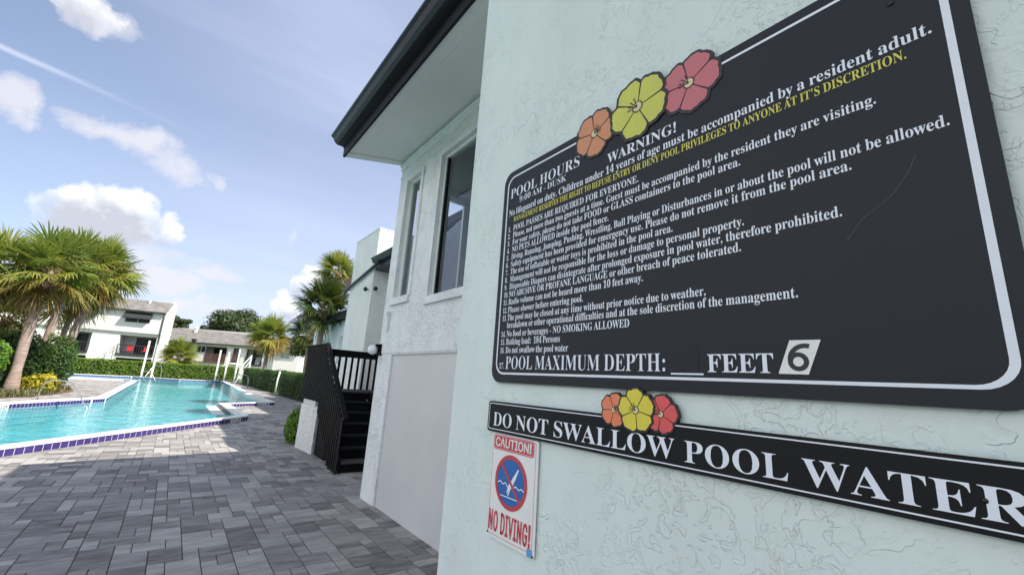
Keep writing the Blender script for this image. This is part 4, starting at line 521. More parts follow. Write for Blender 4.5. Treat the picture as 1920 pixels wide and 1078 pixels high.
SANS = json.loads('''{"C":[510,[[[267,-7],[205,1],[150,25],[104,63],[70,115],[48,179],[40,254],[48,329],[70,393],[104,445],[150,484],[205,508],[267,516],[305,513],[340,504],[373,490],[402,471],[427,447],[448,418],[463,385],[473,348],[408,348],[401,373],[389,395],[357,428],[315,449],[267,456],[223,450],[184,432],[150,403],[125,364],[109,314],[103,254],[109,194],[125,145],[151,105],[184,76],[223,59],[267,53],[315,60],[357,81],[389,114],[408,160],[473,160],[463,124],[448,91],[428,62],[402,38],[373,19],[341,5],[305,-4]]]],"A":[480,[[[16,0],[201,509],[276,509],[463,0],[395,0],[287,302],[264,372],[232,478],[245,478],[213,371],[191,302],[85,0]],[[110,142],[110,199],[370,199],[370,142]]]],"U":[517,[[[259,-8],[203,-2],[154,15],[114,43],[85,80],[66,124],[60,173],[60,509],[124,509],[124,178],[128,144],[141,113],[160,87],[187,68],[220,56],[259,52],[298,56],[331,68],[357,87],[377,113],[389,144],[393,178],[393,509],[457,509],[457,173],[451,124],[433,80],[403,43],[363,15],[315,-2]]]],"T":[448,[[[32,452],[32,509],[417,509],[417,452],[257,452],[257,0],[193,0],[193,452]]]],"I":[301,[[[31,0],[31,57],[118,57],[118,452],[31,452],[31,509],[269,509],[269,452],[183,452],[183,57],[269,57],[269,0]]]],"O":[533,[[[267,-7],[205,1],[150,25],[105,63],[70,115],[48,179],[40,254],[48,329],[70,393],[105,445],[150,484],[205,508],[267,516],[329,508],[384,484],[429,445],[464,393],[486,329],[493,254],[486,179],[464,115],[429,63],[384,25],[329,1]],[[267,53],[310,59],[349,76],[383,105],[408,144],[425,194],[430,254],[425,314],[408,365],[383,404],[349,433],[310,450],[267,456],[223,450],[184,433],[151,404],[125,364],[109,314],[103,254],[109,194],[125,144],[151,105],[184,76],[223,59]]]],"N":[524,[[[60,0],[60,509],[136,509],[343,183],[363,151],[388,107],[414,55],[405,54],[401,108],[399,157],[399,195],[399,509],[463,509],[463,0],[387,0],[202,290],[177,331],[148,381],[108,452],[119,454],[122,384],[124,328],[125,291],[125,0]]]],"D":[502,[[[219,0],[96,0],[96,57],[215,57],[272,63],[318,81],[354,110],[379,149],[394,198],[399,255],[394,312],[379,361],[354,399],[320,428],[275,446],[221,452],[93,452],[93,509],[225,509],[294,501],[353,478],[399,441],[433,391],[455,329],[462,255],[455,181],[433,119],[398,68],[351,31],[291,8]],[[125,509],[125,0],[60,0],[60,509]]]],"V":[480,[[[204,0],[16,509],[84,509],[192,206],[215,137],[248,31],[235,31],[267,138],[290,206],[395,509],[463,509],[278,0]]]],"G":[520,[[[269,-7],[205,1],[149,25],[104,64],[69,116],[47,179],[40,254],[47,329],[69,393],[103,445],[149,484],[203,508],[265,516],[304,513],[340,504],[374,489],[403,469],[429,445],[449,416],[465,384],[474,349],[408,349],[387,393],[356,427],[315,448],[265,456],[222,450],[183,432],[150,404],[125,364],[109,314],[103,254],[109,194],[125,145],[151,105],[184,76],[224,59],[269,53],[309,57],[345,71],[374,93],[396,123],[410,160],[415,202],[434,199],[283,199],[283,256],[478,256],[478,200],[471,141],[451,91],[419,50],[377,19],[326,0]]]],"!":[196,[[[67,160],[63,509],[132,509],[128,160]],[[98,-4],[81,-1],[66,9],[56,24],[52,41],[56,58],[66,73],[81,83],[98,86],[116,83],[130,73],[140,58],[143,41],[140,24],[130,9],[116,-1]]]],"F":[410,[[[60,0],[60,509],[369,509],[369,452],[125,452],[125,278],[346,278],[346,221],[125,221],[125,0]]]],"0":[453,[[[227,-7],[174,1],[130,24],[95,62],[69,113],[53,178],[48,254],[53,330],[69,395],[95,447],[130,484],[174,508],[227,516],[279,508],[323,484],[358,447],[384,395],[400,330],[405,254],[400,178],[384,113],[359,62],[323,24],[279,1]],[[227,50],[261,56],[290,74],[313,103],[330,144],[340,194],[344,254],[340,314],[330,365],[313,405],[290,435],[261,453],[227,460],[192,453],[163,435],[140,405],[123,365],[113,314],[109,254],[113,194],[123,144],[140,103],[163,74],[192,56]]]],"1":[453,[[[76,0],[76,55],[391,55],[391,0]],[[276,509],[276,0],[212,0],[212,448],[209,448],[86,358],[86,427],[198,509]]]],"2":[453,[[[64,0],[64,47],[234,229],[282,282],[311,327],[318,348],[320,371],[317,397],[308,419],[293,436],[273,449],[250,457],[224,460],[196,457],[172,447],[153,433],[139,413],[130,390],[127,362],[66,362],[71,405],[86,442],[111,473],[143,496],[182,511],[225,516],[268,511],[306,497],[337,474],[361,445],[376,411],[381,372],[378,345],[371,318],[357,290],[336,259],[267,180],[153,60],[153,57],[389,57],[389,0]]]],"3":[453,[[[218,-7],[173,-3],[133,10],[98,30],[70,57],[52,91],[44,132],[109,132],[115,107],[126,87],[144,71],[165,59],[191,52],[219,50],[248,53],[275,61],[297,74],[315,93],[325,116],[329,145],[326,172],[316,196],[299,217],[275,234],[242,244],[201,248],[157,248],[157,299],[288,448],[288,452],[70,452],[70,509],[372,509],[372,461],[211,278],[211,289],[264,288],[308,276],[344,253],[371,222],[387,186],[393,145],[387,103],[370,66],[344,36],[309,12],[266,-2]]]],"4":[453,[[[40,105],[40,158],[247,509],[311,509],[109,166],[109,163],[413,163],[413,105]],[[282,0],[282,121],[282,146],[282,318],[343,318],[343,0]]]],"5":[453,[[[221,-7],[178,-2],[140,11],[108,32],[83,60],[66,93],[60,130],[122,130],[127,108],[138,89],[154,73],[173,60],[196,52],[221,50],[250,53],[276,64],[298,82],[314,104],[324,131],[328,162],[324,193],[314,221],[297,244],[275,262],[248,273],[218,277],[167,268],[145,258],[128,246],[67,253],[96,509],[366,509],[366,452],[151,452],[134,301],[136,301],[155,315],[178,325],[203,331],[229,334],[263,330],[294,321],[321,306],[345,285],[364,260],[379,231],[388,199],[391,163],[385,117],[369,76],[343,41],[309,15],[268,-1]]]],"6":[453,[[[226,-7],[182,-1],[142,15],[109,40],[84,74],[69,115],[64,162],[68,199],[80,239],[102,285],[137,340],[252,509],[322,509],[151,261],[145,261],[165,288],[196,307],[235,314],[278,309],[316,295],[346,271],[370,240],[384,201],[389,157],[384,112],[368,73],[343,39],[310,14],[271,-2]],[[226,48],[254,52],[279,63],[299,79],[314,101],[324,128],[327,157],[324,187],[314,213],[299,235],[279,251],[254,262],[226,265],[198,262],[174,252],[153,235],[138,214],[128,188],[125,158],[128,128],[138,102],[153,79],[174,63],[198,52]]]],"7":[453,[[[97,0],[323,448],[323,452],[62,452],[62,509],[391,509],[391,449],[165,0]]]],"8":[453,[[[226,-7],[178,-2],[136,11],[101,33],[74,62],[57,96],[52,135],[55,166],[65,195],[81,220],[101,241],[125,256],[153,265],[153,267],[119,282],[93,308],[76,342],[70,380],[75,417],[90,450],[114,477],[146,498],[184,511],[226,516],[269,511],[306,498],[337,477],[361,450],[377,417],[382,380],[376,342],[359,308],[333,282],[300,267],[300,265],[327,256],[351,241],[372,220],[387,195],[397,166],[401,135],[395,96],[378,62],[352,33],[317,11],[275,-2]],[[226,49],[258,52],[285,60],[307,74],[323,91],[333,113],[337,139],[333,165],[322,189],[305,208],[283,223],[256,232],[226,235],[196,232],[169,223],[147,208],[130,189],[119,165],[115,139],[119,113],[129,91],[145,74],[167,60],[195,52]],[[226,290],[252,292],[274,300],[293,313],[307,330],[316,351],[319,376],[316,399],[308,420],[294,437],[275,449],[252,457],[226,460],[200,457],[177,449],[159,437],[145,420],[136,399],[133,376],[136,351],[145,330],[159,313],[178,300],[201,292]]]],"9":[453,[[[226,516],[271,510],[310,494],[343,468],[368,434],[384,393],[389,347],[385,309],[373,270],[350,224],[315,168],[200,0],[130,0],[301,248],[307,248],[287,221],[257,202],[218,195],[175,199],[137,214],[106,237],[83,269],[68,307],[64,352],[69,397],[85,436],[110,469],[143,494],[182,510]],[[226,460],[199,457],[174,446],[154,429],[138,407],[129,381],[125,352],[129,322],[138,295],[154,274],[174,257],[199,247],[226,243],[254,247],[279,257],[299,273],[314,295],[324,321],[327,350],[324,381],[314,407],[299,429],[279,446],[254,457]]]]}''')
def _circ(cx, cy, r, n=12): return [[round(cx+r*math.cos(2*math.pi*i/n)), round(cy+r*math.sin(2*math.pi*i/n))] for i in range(n)]
SERIF.update({'.': [165, [_circ(82, 50, 52)]], ',': [165, [[[30, 50], [45, 92], [85, 102], [125, 80], [132, 35], [110, -30], [50, -85], [42, -72], [85, -20], [80, 2], [45, 12]]]],
    ':': [220, [_circ(105, 52, 54), _circ(105, 265, 54)]], '!': [220, [_circ(105, 50, 53), [[85, 135], [125, 135], [158, 400], [150, 455], [105, 470], [60, 455], [52, 400]]]],
    '-': [220, [[[30, 120], [190, 120], [190, 175], [30, 175]]]], "'": [185, [[[80, 280], [105, 280], [140, 430], [120, 470], [70, 470], [48, 430]]]], ' ': [165, []]})
SANS.update({'!': [250, [_circ(120, 50, 60), [[80, 150], [160, 150], [185, 520], [55, 520]]]], ' ': [180, []]})
_gc = {}
def glyph(font, ch, bold=0, asp=1.0):
    key = (id(font), ch, bold, asp)
    if key not in _gc:
        loops = [[(x*asp, y) for x, y in lp] for lp in font[ch][1]]
        if bold:
            # outer loops grow, counters shrink
            out = []
            for lp in loops:
                ar = sum(lp[i-1][0]*lp[i][1]-lp[i][0]*lp[i-1][1] for i in range(len(lp)))
                hole = any(lp is not o and inside(lp[0], o) for o in loops)
                q = lp if ar > 0 else lp[::-1]
                out.append(inset(q, bold if hole else -bold))
            loops = out
        vs = []; fs = []
        outers = [lp for lp in loops if not any(lp is not o and inside(lp[0], o) for o in loops)]
        for o in outers:
            hs = [lp for lp in loops if lp is not o and inside(lp[0], o)]
            v, f = tess([o]+hs); k = len(vs); vs += v; fs += [tuple(k+i for i in t) for t in f]
        _gc[key] = (vs, fs)
    return _gc[key]
def lay_text(mb, text, font, frame, s0, s1, z0, cap, bold=0, m=0, track=0, capunits=None, slope=0):
    """text from s0 to s1 on baseline z0; frame(s, z) -> world"""
    capunits = capunits or (455 if font is SERIF else 520)
    asp = 1.0
    if bold > 0:   # condensed heavy faces: squeeze the letter first, then thicken it evenly
        w = sum(font[c][0]+track for c in text); asp = round((s1-s0)/w/(cap/capunits), 3)
    x = 0; runs = []; lo = hi = None
    for ch in text:
        vs, fs = glyph(font, ch, bold, asp)
        if vs:
            runs.append((x, vs, fs)); a = x+min(p[0] for p in vs); c = x+max(p[0] for p in vs)
            lo = a if lo is None else lo; hi = c
        x += (font[ch][0]+track)*asp
    kx = (s1-s0)/(hi-lo); kz = cap/capunits
    for x, vs, fs in runs:
        mb.tris([frame(s0+(x+px-lo)*kx, z0+py*kz+slope*(x+px-lo)*kx) for px, py in vs], fs, m)

# ------------------------------------------------------------------ signs on the near wall
def F(s, z, h=0): return (1.08-h, 1.52-s, z)
def rrect(s0, z0, s1, z1, r, n=7):
    out = []
    for cx, cy, a in ((s1-r, z1-r, 0), (s0+r, z1-r, 90), (s0+r, z0+r, 180), (s1-r, z0+r, 270)):
        for i in range(n+1):
            t = R_(a+90*i/n); out.append((cx+r*math.cos(t), cy+r*math.sin(t)))
    return out
def plate(mb, loop, h0, h1, m=0):
    """solid plate from height h0 to h1 off the wall plane"""
    vs, fs = tess([loop]); mb.tris([F(s, z, h1) for s, z in vs], fs, m); mb.tris([F(s, z, h0) for s, z in vs], [t[::-1] for t in fs], m)
    n = len(loop)
    for i in range(n):
        j = (i+1) % n; mb.quad(F(*loop[i], h0), F(*loop[j], h0), F(*loop[j], h1), F(*loop[i], h1), m)
def band(mb, outer, inner, h, m=0):
    n = len(outer)
    for i in range(n):
        j = (i+1) % n; mb.quad(F(*outer[i], h), F(*outer[j], h), F(*inner[j], h), F(*inner[i], h), m)
def petal_loop(c, ang, R, spread, seed, grow=0):
    rnd = random.Random(seed); pts = []; n = 18; ph = rnd.uniform(0, 6)
    pts.append((c[0], c[1]))
    for i in range(n+1):
        u = -1+2*i/n; a = R_(ang+u*spread)
        r = R*(1-.17*abs(u)**3.5) + R*.022*math.sin(7*u+ph) + R*.014*math.sin(15*u+ph*2)
        r = r*(1-.0*u) + grow
        pts.append((c[0]+r*math.cos(a), c[1]+r*math.sin(a)))
    return pts
def flower(parent, c, R, start, mat, hb, seed, flip=1, name='flower'):
    """a cut-out hibiscus: black backing, five painted petals, cream eye with black stamens"""
    b = MB()
    for k in range(5):
        plate(b, petal_loop(c, start+72*k, R, 37, seed+k, R*.055)[1:] + [(c[0], c[1])], -.006 if k else -.0061, hb+.0002*k)
    back = b.build(name, M['ink'], parent)
    for k in range(5):
        p = MB(); lp = petal_loop(c, start+72*k, R*.965, 34.8, seed+k)
        q = [((x-c[0])*.97+c[0]+R*.02*math.cos(R_(start+72*k)), (z-c[1])*.97+c[1]+R*.02*math.sin(R_(start+72*k))) for x, z in lp]
        vs, fs = tess([q]); p.tris([F(s, z, hb+.0016) for s, z in vs], fs); o = p.build('petal', mat); o.parent = back; o.matrix_parent_inverse = back.matrix_parent_inverse.copy() if False else Matrix.Identity(4)
    e = MB(); n = 30
    dark = [(c[0]+R*(.215 if i % 2 else .17)*math.cos(2*math.pi*i/n), c[1]+R*(.215 if i % 2 else .17)*math.sin(2*math.pi*i/n)) for i in range(n)]
    vs, fs = tess([dark]); e.tris([F(s, z, hb+.0020) for s, z in vs], fs, 1)
    eye = [(c[0]+R*.15*math.cos(2*math.pi*i/20), c[1]+R*.15*math.sin(2*math.pi*i/20)) for i in range(20)]
    vs, fs = tess([eye]); e.tris([F(s, z, hb+.0026) for s, z in vs], fs, 0)
    for k, a in enumerate((20, 45, 70, 0)):
        aa = R_(a if flip > 0 else 180-a); d = Vector((math.cos(aa), math.sin(aa))); nrm = Vector((-d.y, d.x))*R*.014
        p0 = Vector(c); p1 = Vector(c)+d*R*.33
        e.quad(F(*(p0-nrm), hb+.0030), F(*(p1-nrm), hb+.0030), F(*(p1+nrm), hb+.0030), F(*(p0+nrm), hb+.0030), 1)
        dot = [(p1.x+R*.026*math.cos(2*math.pi*i/8), p1.y+R*.026*math.sin(2*math.pi*i/8)) for i in range(8)]
        vs, fs = tess([dot]); e.tris([F(s, z, hb+.0031) for s, z in vs], fs, 1)
    o = e.build('flower_eye', [M['stamen'], M['ink']]); o.parent = back
    return back

def parent_local(o, par):
    o.parent = par
LINES = [  # text, start, end, baseline, cap height, material
    ('POOL HOURS', .054, .482, 2.432, .046, 'w', 0), ('9:00 AM - DUSK', .121, .413, 2.396, .027, 'w', 0),
    ('WARNING!', .617, .884, 2.387, .036, 'w', 1),
    ('No lifeguard on duty. Children under 14 years of age must be accompanied by a resident adult.', .051, 1.448, 2.346, .0295, 'w', 1),
    ("MANAGEMENT RESERVES THE RIGHT TO REFUSE ENTRY OR DENY POOL PRIVILEGES TO ANYONE AT IT'S DISCRETION.", .086, 1.406, 2.3125, .0235, 'y', 1),
    ('POOL PASSES ARE REQUIRED FOR EVERYONE.', .089, .747, 2.270, .0255, 'w', 1),
    ('Please, not more than two guests at a time. Guest must be accompanied by the resident they are visiting.', .089, 1.349, 2.2365, .0255, 'w', 1),
    ('For your safety, please do not take FOOD or GLASS containers to the pool area.', .089, 1.065, 2.203, .0255, 'w', 1),
    ('NO PETS ALLOWED inside the pool fence.', .089, .626, 2.169, .0255, 'w', 1),
    ('Diving, Running, Jumping, Pushing, Wrestling, Ball Playing or Disturbances in or about the pool will not be allowed.', .089, 1.449, 2.1355, .0255, 'w', 1),
    ('Safety equipment has been provided for emergency use. Please do not remove it from the pool area.', .089, 1.294, 2.102, .0255, 'w', 1),
    ('The use of inflatable or water toys is prohibited in the pool area.', .089, .865, 2.0685, .0255, 'w', 1),
    ('Management will not be responsible for the loss or damage to personal property.', .089, 1.065, 2.035, .0255, 'w', 1),
    ('Disposable Diapers can disintegrate after prolonged exposure in pool water, therefore prohibited.', .089, 1.268, 2.0015, .0255, 'w', 1),
    ('NO ABUSIVE OR PROFANE LANGUAGE or other breach of peace tolerated.', .089, 1.054, 1.968, .0255, 'w', 1),
    ('Radio volume can not be heard more than 10 feet away.', .089, .762, 1.9345, .0255, 'w', 1),
    ('Please shower before entering pool.', .089, .517, 1.8995, .0255, 'w', 1),
    ('The pool may be closed at any time without prior notice due to weather,', .089, .957, 1.866, .0255, 'w', 1),
    ('breakdown or other operational difficulties and at the sole discretion of the management.', .089, 1.171, 1.8335, .0255, 'w', 1),
    ('No food or beverages - NO SMOKING ALLOWED', .091, .712, 1.7975, .0255, 'w', 1),
    ('Bathing load:  184 Persons', .091, .411, 1.764, .0255, 'w', 1),
    ('Do not swallow the pool water', .091, .453, 1.7295, .0255, 'w', 1),
    ('POOL MAXIMUM DEPTH:', .097, .833, 1.6645, .051, 'w', 0), ('FEET', .954, 1.11, 1.665, .045, 'w', 1)]
NUMS = [('1.', 2.270), ('2.', 2.2365), ('3.', 2.203), ('4.', 2.169), ('5.', 2.1355), ('6.', 2.102), ('7.', 2.0685), ('8.', 2.035), ('9.', 2.0015),
        ('10.', 1.968), ('11.', 1.9345), ('12.', 1.8995), ('13.', 1.866), ('14.', 1.7975), ('15.', 1.764), ('16.', 1.7295)]
def rules_sign():
    t = thing('pool_rules_sign', (1.09, .77, 1.61), 'large black pool rules sign with white lettering and three flowers along its top edge', 'sign')
    b = MB(); plate(b, rrect(0, 1.61, 1.505, 2.57, .055), -.006, 0); b.build('sign_board', M['sign_black'], t)
    b = MB(); band(b, rrect(.028, 1.643, 1.478, 2.542, .05), rrect(.0355, 1.6505, 1.4655, 2.5345, .044), .0008); b.build('border_line', M['sign_white'], t)
    for tx, s0, s1, z, cap, c, bold in LINES:
        q = MB(); lay_text(q, tx, SERIF, lambda s, z: F(s, z, .0012), s0, s1, z, cap, 0 if bold else -5)
        q.build('lettering', M['sign_yellow'] if c == 'y' else M['sign_white'], t)
    for tx, z in NUMS+[('17.', 1.666)]:
        q = MB(); lay_text(q, tx, SERIF, lambda s, z: F(s, z, .0012), .054, .054+.0225*(.77 if len(tx) == 2 else 1.25)+(.004 if tx == '17.' else 0), z, .0225); q.build('rule_number', M['sign_white'], t)
    q = MB(); q.quad(F(.85, 1.657, .0012), F(.943, 1.657, .0012), F(.943, 1.6615, .0012), F(.85, 1.6615, .0012)); q.build('blank_line', M['sign_white'], t)
    q = MB(); q.quad(F(.872, 1.668, .0009), F(.93, 1.668, .0009), F(.93, 1.732, .0009), F(.872, 1.732, .0009)); q.build('blank_patch', M['old_patch'], t)
    st = MB(); lp = [(1.119, 1.664), (1.178, 1.663), (1.206, 1.737), (1.146, 1.738)]
    vs, fs = tess([lp]); st.tris([F(s, z, .0014) for s, z in vs], fs); s_ = st.build('depth_sticker', M['sticker'], t)
    d = MB()
    # a drawn geometric 6: ring with a curved stem
    cx, cz = 1.1605, 1.6905
    def ring(c, r0, r1, a0, a1, n=28, sq=1.0, h=.002):
        for i in range(n):
            A, B = R_(a0+(a1-a0)*i/n), R_(a0+(a1-a0)*(i+1)/n)
            d.quad(F(c[0]+r0*math.cos(A)*sq, c[1]+r0*math.sin(A), h), F(c[0]+r0*math.cos(B)*sq, c[1]+r0*math.sin(B), h),
                   F(c[0]+r1*math.cos(B)*sq, c[1]+r1*math.sin(B), h), F(c[0]+r1*math.cos(A)*sq, c[1]+r1*math.sin(A), h))
    ring((cx, cz), .0105, .0205, 0, 360)
    ring((1.1745, 1.6955), .0245, .0345, 72, 190, 16, 1.0, .00205)
    o = d.build('numeral', M['ink']); o.parent = s_
    flower(t, (.556, 2.534), .094, 62, M['orange_petal'], .0026, 11, 1)
    flower(t, (.932, 2.531), .097, 66, M['red_petal'], .0022, 31, -1)
    flower(t, (.748, 2.545), .113, 45, M['yellow_petal'], .0046, 21, -1)
    for s, z in ((1.395, 2.46), (.045, 2.40)):
        w = MB(); w.sphere(F(s, z, .0005), .007, 10, 6, sq=(.5, 1, 1)); w.build('screw', M['screw'], t, True)
    # the long scratch on the right
    w = MB(); pts = [(1.395, 2.095), (1.38, 2.06), (1.35, 2.02), (1.30, 1.985), (1.27, 1.945)]
    for (a, bb), (c, dd) in zip(pts, pts[1:]): w.quad(F(a, bb, .0011), F(a+.0009, bb-.0005, .0011), F(c+.0009, dd-.0005, .0011), F(c, dd, .0011))
    w.build('scratch', M['scratch'], t)
rules_sign()

def bar_sign():
    t = thing('warning_sign', (1.09, .77, 1.414), 'long narrow black sign reading DO NOT SWALLOW POOL WATER with three small flowers', 'sign')
    b = MB(); plate(b, rrect(-.002, 1.4135, 1.535, 1.5325, .012, 4), -.010, 0); b.build('sign_board', M['bar_black'], t)
    b = MB(); band(b, rrect(.006, 1.4225, 1.527, 1.5255, .010, 4), rrect(.009, 1.4255, 1.524, 1.5225, .008, 4), .0008); b.build('border_line', M['sign_white'], t)
    for tx, s0, s1 in (('DO', .039, .160), ('NOT', .187, .368), ('SWALLOW', .397, .856), ('POOL', .884, 1.123), ('WATER', 1.150, 1.463)):
        q = MB(); lay_text(q, tx, SERIF, lambda s, z: F(s, z, .0012), s0, s1, 1.4375, .0525, -3); q.build('lettering', M['sign_white'], t)
    flower(t, (.658, 1.548), .050, 75, M['orange_petal2'], .0026, 51, 1)
    flower(t, (.818, 1.549), .052, 80, M['red_petal2'], .0022, 71, -1)
    flower(t, (.738, 1.553), .062, 95, M['yellow_petal2'], .0046, 61, -1)
    for s in (.74, 1.41):
        w = MB(); w.sphere(F(s, 1.466, .0012), .0045, 10, 6, sq=(.5, 1, 1)); w.build('screw', M['screw'], t, True)
bar_sign()

def dive_sign():
    t = thing('no_diving_sign', (1.09, 1.34, 1.03), 'white portrait sign reading CAUTION and NO DIVING in red with a crossed-out diver', 'sign')
    b = MB(); plate(b, rrect(.038, 1.030, .318, 1.410, .008, 4), -.008, -.004); b.build('sign_board', M['sticker'], t)
    h = -.0034
    Fh = lambda s, z, e=0: F(s, z, h+e)
    q = MB()
    def bandh(o, i, e=0):
        n = len(o)
        for k in range(n): q.quad(Fh(*o[k], e), Fh(*o[(k+1) % n], e), Fh(*i[(k+1) % n], e), Fh(*i[k], e))
    bandh(rrect(.044, 1.042, .306, 1.404, .008, 4), rrect(.0455, 1.0435, .3045, 1.4025, .007, 4)); q.build('border_line', M['red_ink'], t)
    q = MB(); vs, fs = tess([rrect(.050, 1.350, .296, 1.406, .012, 5)]); q.tris([Fh(s, z, .0006) for s, z in vs], fs); head = q.build('caution_header', M['red_ink'], t)
    q = MB(); bandh(rrect(.0535, 1.3535, .2925, 1.4025, .010, 5), rrect(.055, 1.355, .291, 1.401, .009, 5), .0010)
    lay_text(q, 'CAUTION!', SANS, lambda s, z: Fh(s, z, .0011), .062, .282, 1.3625, .0335, 17); o = q.build('lettering', M['sticker']); o.parent = head
    q = MB(); c = (.170, 1.2435)
    disc = [(c[0]+.092*math.cos(2*math.pi*i/48), c[1]+.092*math.sin(2*math.pi*i/48)) for i in range(48)]
    vs, fs = tess([disc]); q.tris([Fh(s, z, .0004) for s, z in vs], fs); q.build('blue_disc', M['blue_ink'], t)
    q = MB(); bandh([(c[0]+.097*math.cos(2*math.pi*i/48), c[1]+.097*math.sin(2*math.pi*i/48)) for i in range(48)], [(c[0]+.082*math.cos(2*math.pi*i/48), c[1]+.082*math.sin(2*math.pi*i/48)) for i in range(48)], .0014)
    d = Vector((.70, -.71)); n = Vector((.71, .70))*.0055; A = Vector(c)-d*.086; B = Vector(c)+d*.086
    q.quad(Fh(*(A-n), .0016), Fh(*(B-n), .0016), Fh(*(B+n), .0016), Fh(*(A+n), .0016)); q.build('prohibition_ring', M['red_ink'], t)
    # diver plunging head first, arms below, plus the waterline
    q = MB()
    def strip(pts, w, e=.0009):
        for i in range(len(pts)-1):
            p0, p1 = Vector(pts[i]), Vector(pts[i+1]); w0 = w[i] if isinstance(w, list) else w; w1 = w[i+1] if isinstance(w, list) else w
            nn = (p1-p0).normalized(); nn = Vector((-nn.y, nn.x))
            q.quad(Fh(*(p0-nn*w0), e), Fh(*(p1-nn*w1), e), Fh(*(p1+nn*w1), e), Fh(*(p0+nn*w0), e))
    strip([(.214, 1.296), (.196, 1.268), (.186, 1.253), (.172, 1.232)], [.003, .007, .008, .010])
    strip([(.176, 1.236), (.166, 1.215), (.158, 1.196)], [.005, .0035, .003], .00092)
    strip([(.168, 1.238), (.158, 1.222), (.152, 1.204)], [.005, .0035, .003], .00094)
    hd = [(.161+.0075*math.cos(2*math.pi*i/12), 1.222+.009*math.sin(2*math.pi*i/12)) for i in range(12)]
    vs, fs = tess([hd]); q.tris([Fh(s, z, .00096) for s, z in vs], fs)
    strip([(.092, 1.232), (.108, 1.240), (.124, 1.230), (.140, 1.239), (.152, 1.226), (.186, 1.228), (.204, 1.236), (.220, 1.227), (.236, 1.234), (.252, 1.226)], .0022, .00098)
    strip([(.112, 1.190), (.236, 1.190)], .0018, .00098)
    q.build('diver_pictogram', M['sticker'], t)
    q = MB(); lay_text(q, 'NO DIVING!', SANS, lambda s, z: Fh(s, z, .0008), .048, .296, 1.0575, .071, 13, track=70); q.build('lettering', M['red_ink'], t)
    q = MB(); q.quad(Fh(.282, 1.031, .002), Fh(.308, 1.031, .002), Fh(.308, 1.056, .002), Fh(.282, 1.056, .002)); q.build('tape_scrap', M['tape'], t)
    for s, z in ((.045, 1.045), (.311, 1.036)):
        w = MB(); w.sphere(F(s, z, -.003), .004, 10, 6, sq=(.6, 1, 1)); w.build('screw', M['screw'], t, True)
dive_sign()

# ------------------------------------------------------------------ buildings
def grid_wall(mb, fr, us, zs, holes, depth, m=0, back=True):
    """wall in the frame fr=(origin xy, dir along, dir outward) with rectangular openings; holes = set of (i, j) cells"""
    o, t, n = fr
    P = lambda u, z, d: (o[0]+t[0]*u+n[0]*d, o[1]+t[1]*u+n[1]*d, z)
    nu, nz = len(us)-1, len(zs)-1
    solid = lambda i, j: 0 <= i < nu and 0 <= j < nz and (i, j) not in holes
    for i in range(nu):
        for j in range(nz):
            if not solid(i, j): continue
            u0, u1, z0, z1 = us[i], us[i+1], zs[j], zs[j+1]
            mb.quad(P(u0, z0, 0), P(u1, z0, 0), P(u1, z1, 0), P(u0, z1, 0), m)
            if back: mb.quad(P(u0, z0, -depth), P(u0, z1, -depth), P(u1, z1, -depth), P(u1, z0, -depth), m)
            if not solid(i-1, j): mb.quad(P(u0, z0, -depth), P(u0, z0, 0), P(u0, z1, 0), P(u0, z1, -depth), m)
            if not solid(i+1, j): mb.quad(P(u1, z0, 0), P(u1, z0, -depth), P(u1, z1, -depth), P(u1, z1, 0), m)
            if not solid(i, j-1): mb.quad(P(u0, z0, -depth), P(u1, z0, -depth), P(u1, z0, 0), P(u0, z0, 0), m)
            if not solid(i, j+1): mb.quad(P(u0, z1, 0), P(u1, z1, 0), P(u1, z1, -depth), P(u0, z1, -depth), m)
def fbox(mb, fr, u0, u1, d0, d1, z0, z1, m=0):
    o, t, n = fr; mb.box((u0, d0, z0), (u1, d1, z1), m, .5, (o, t, n))

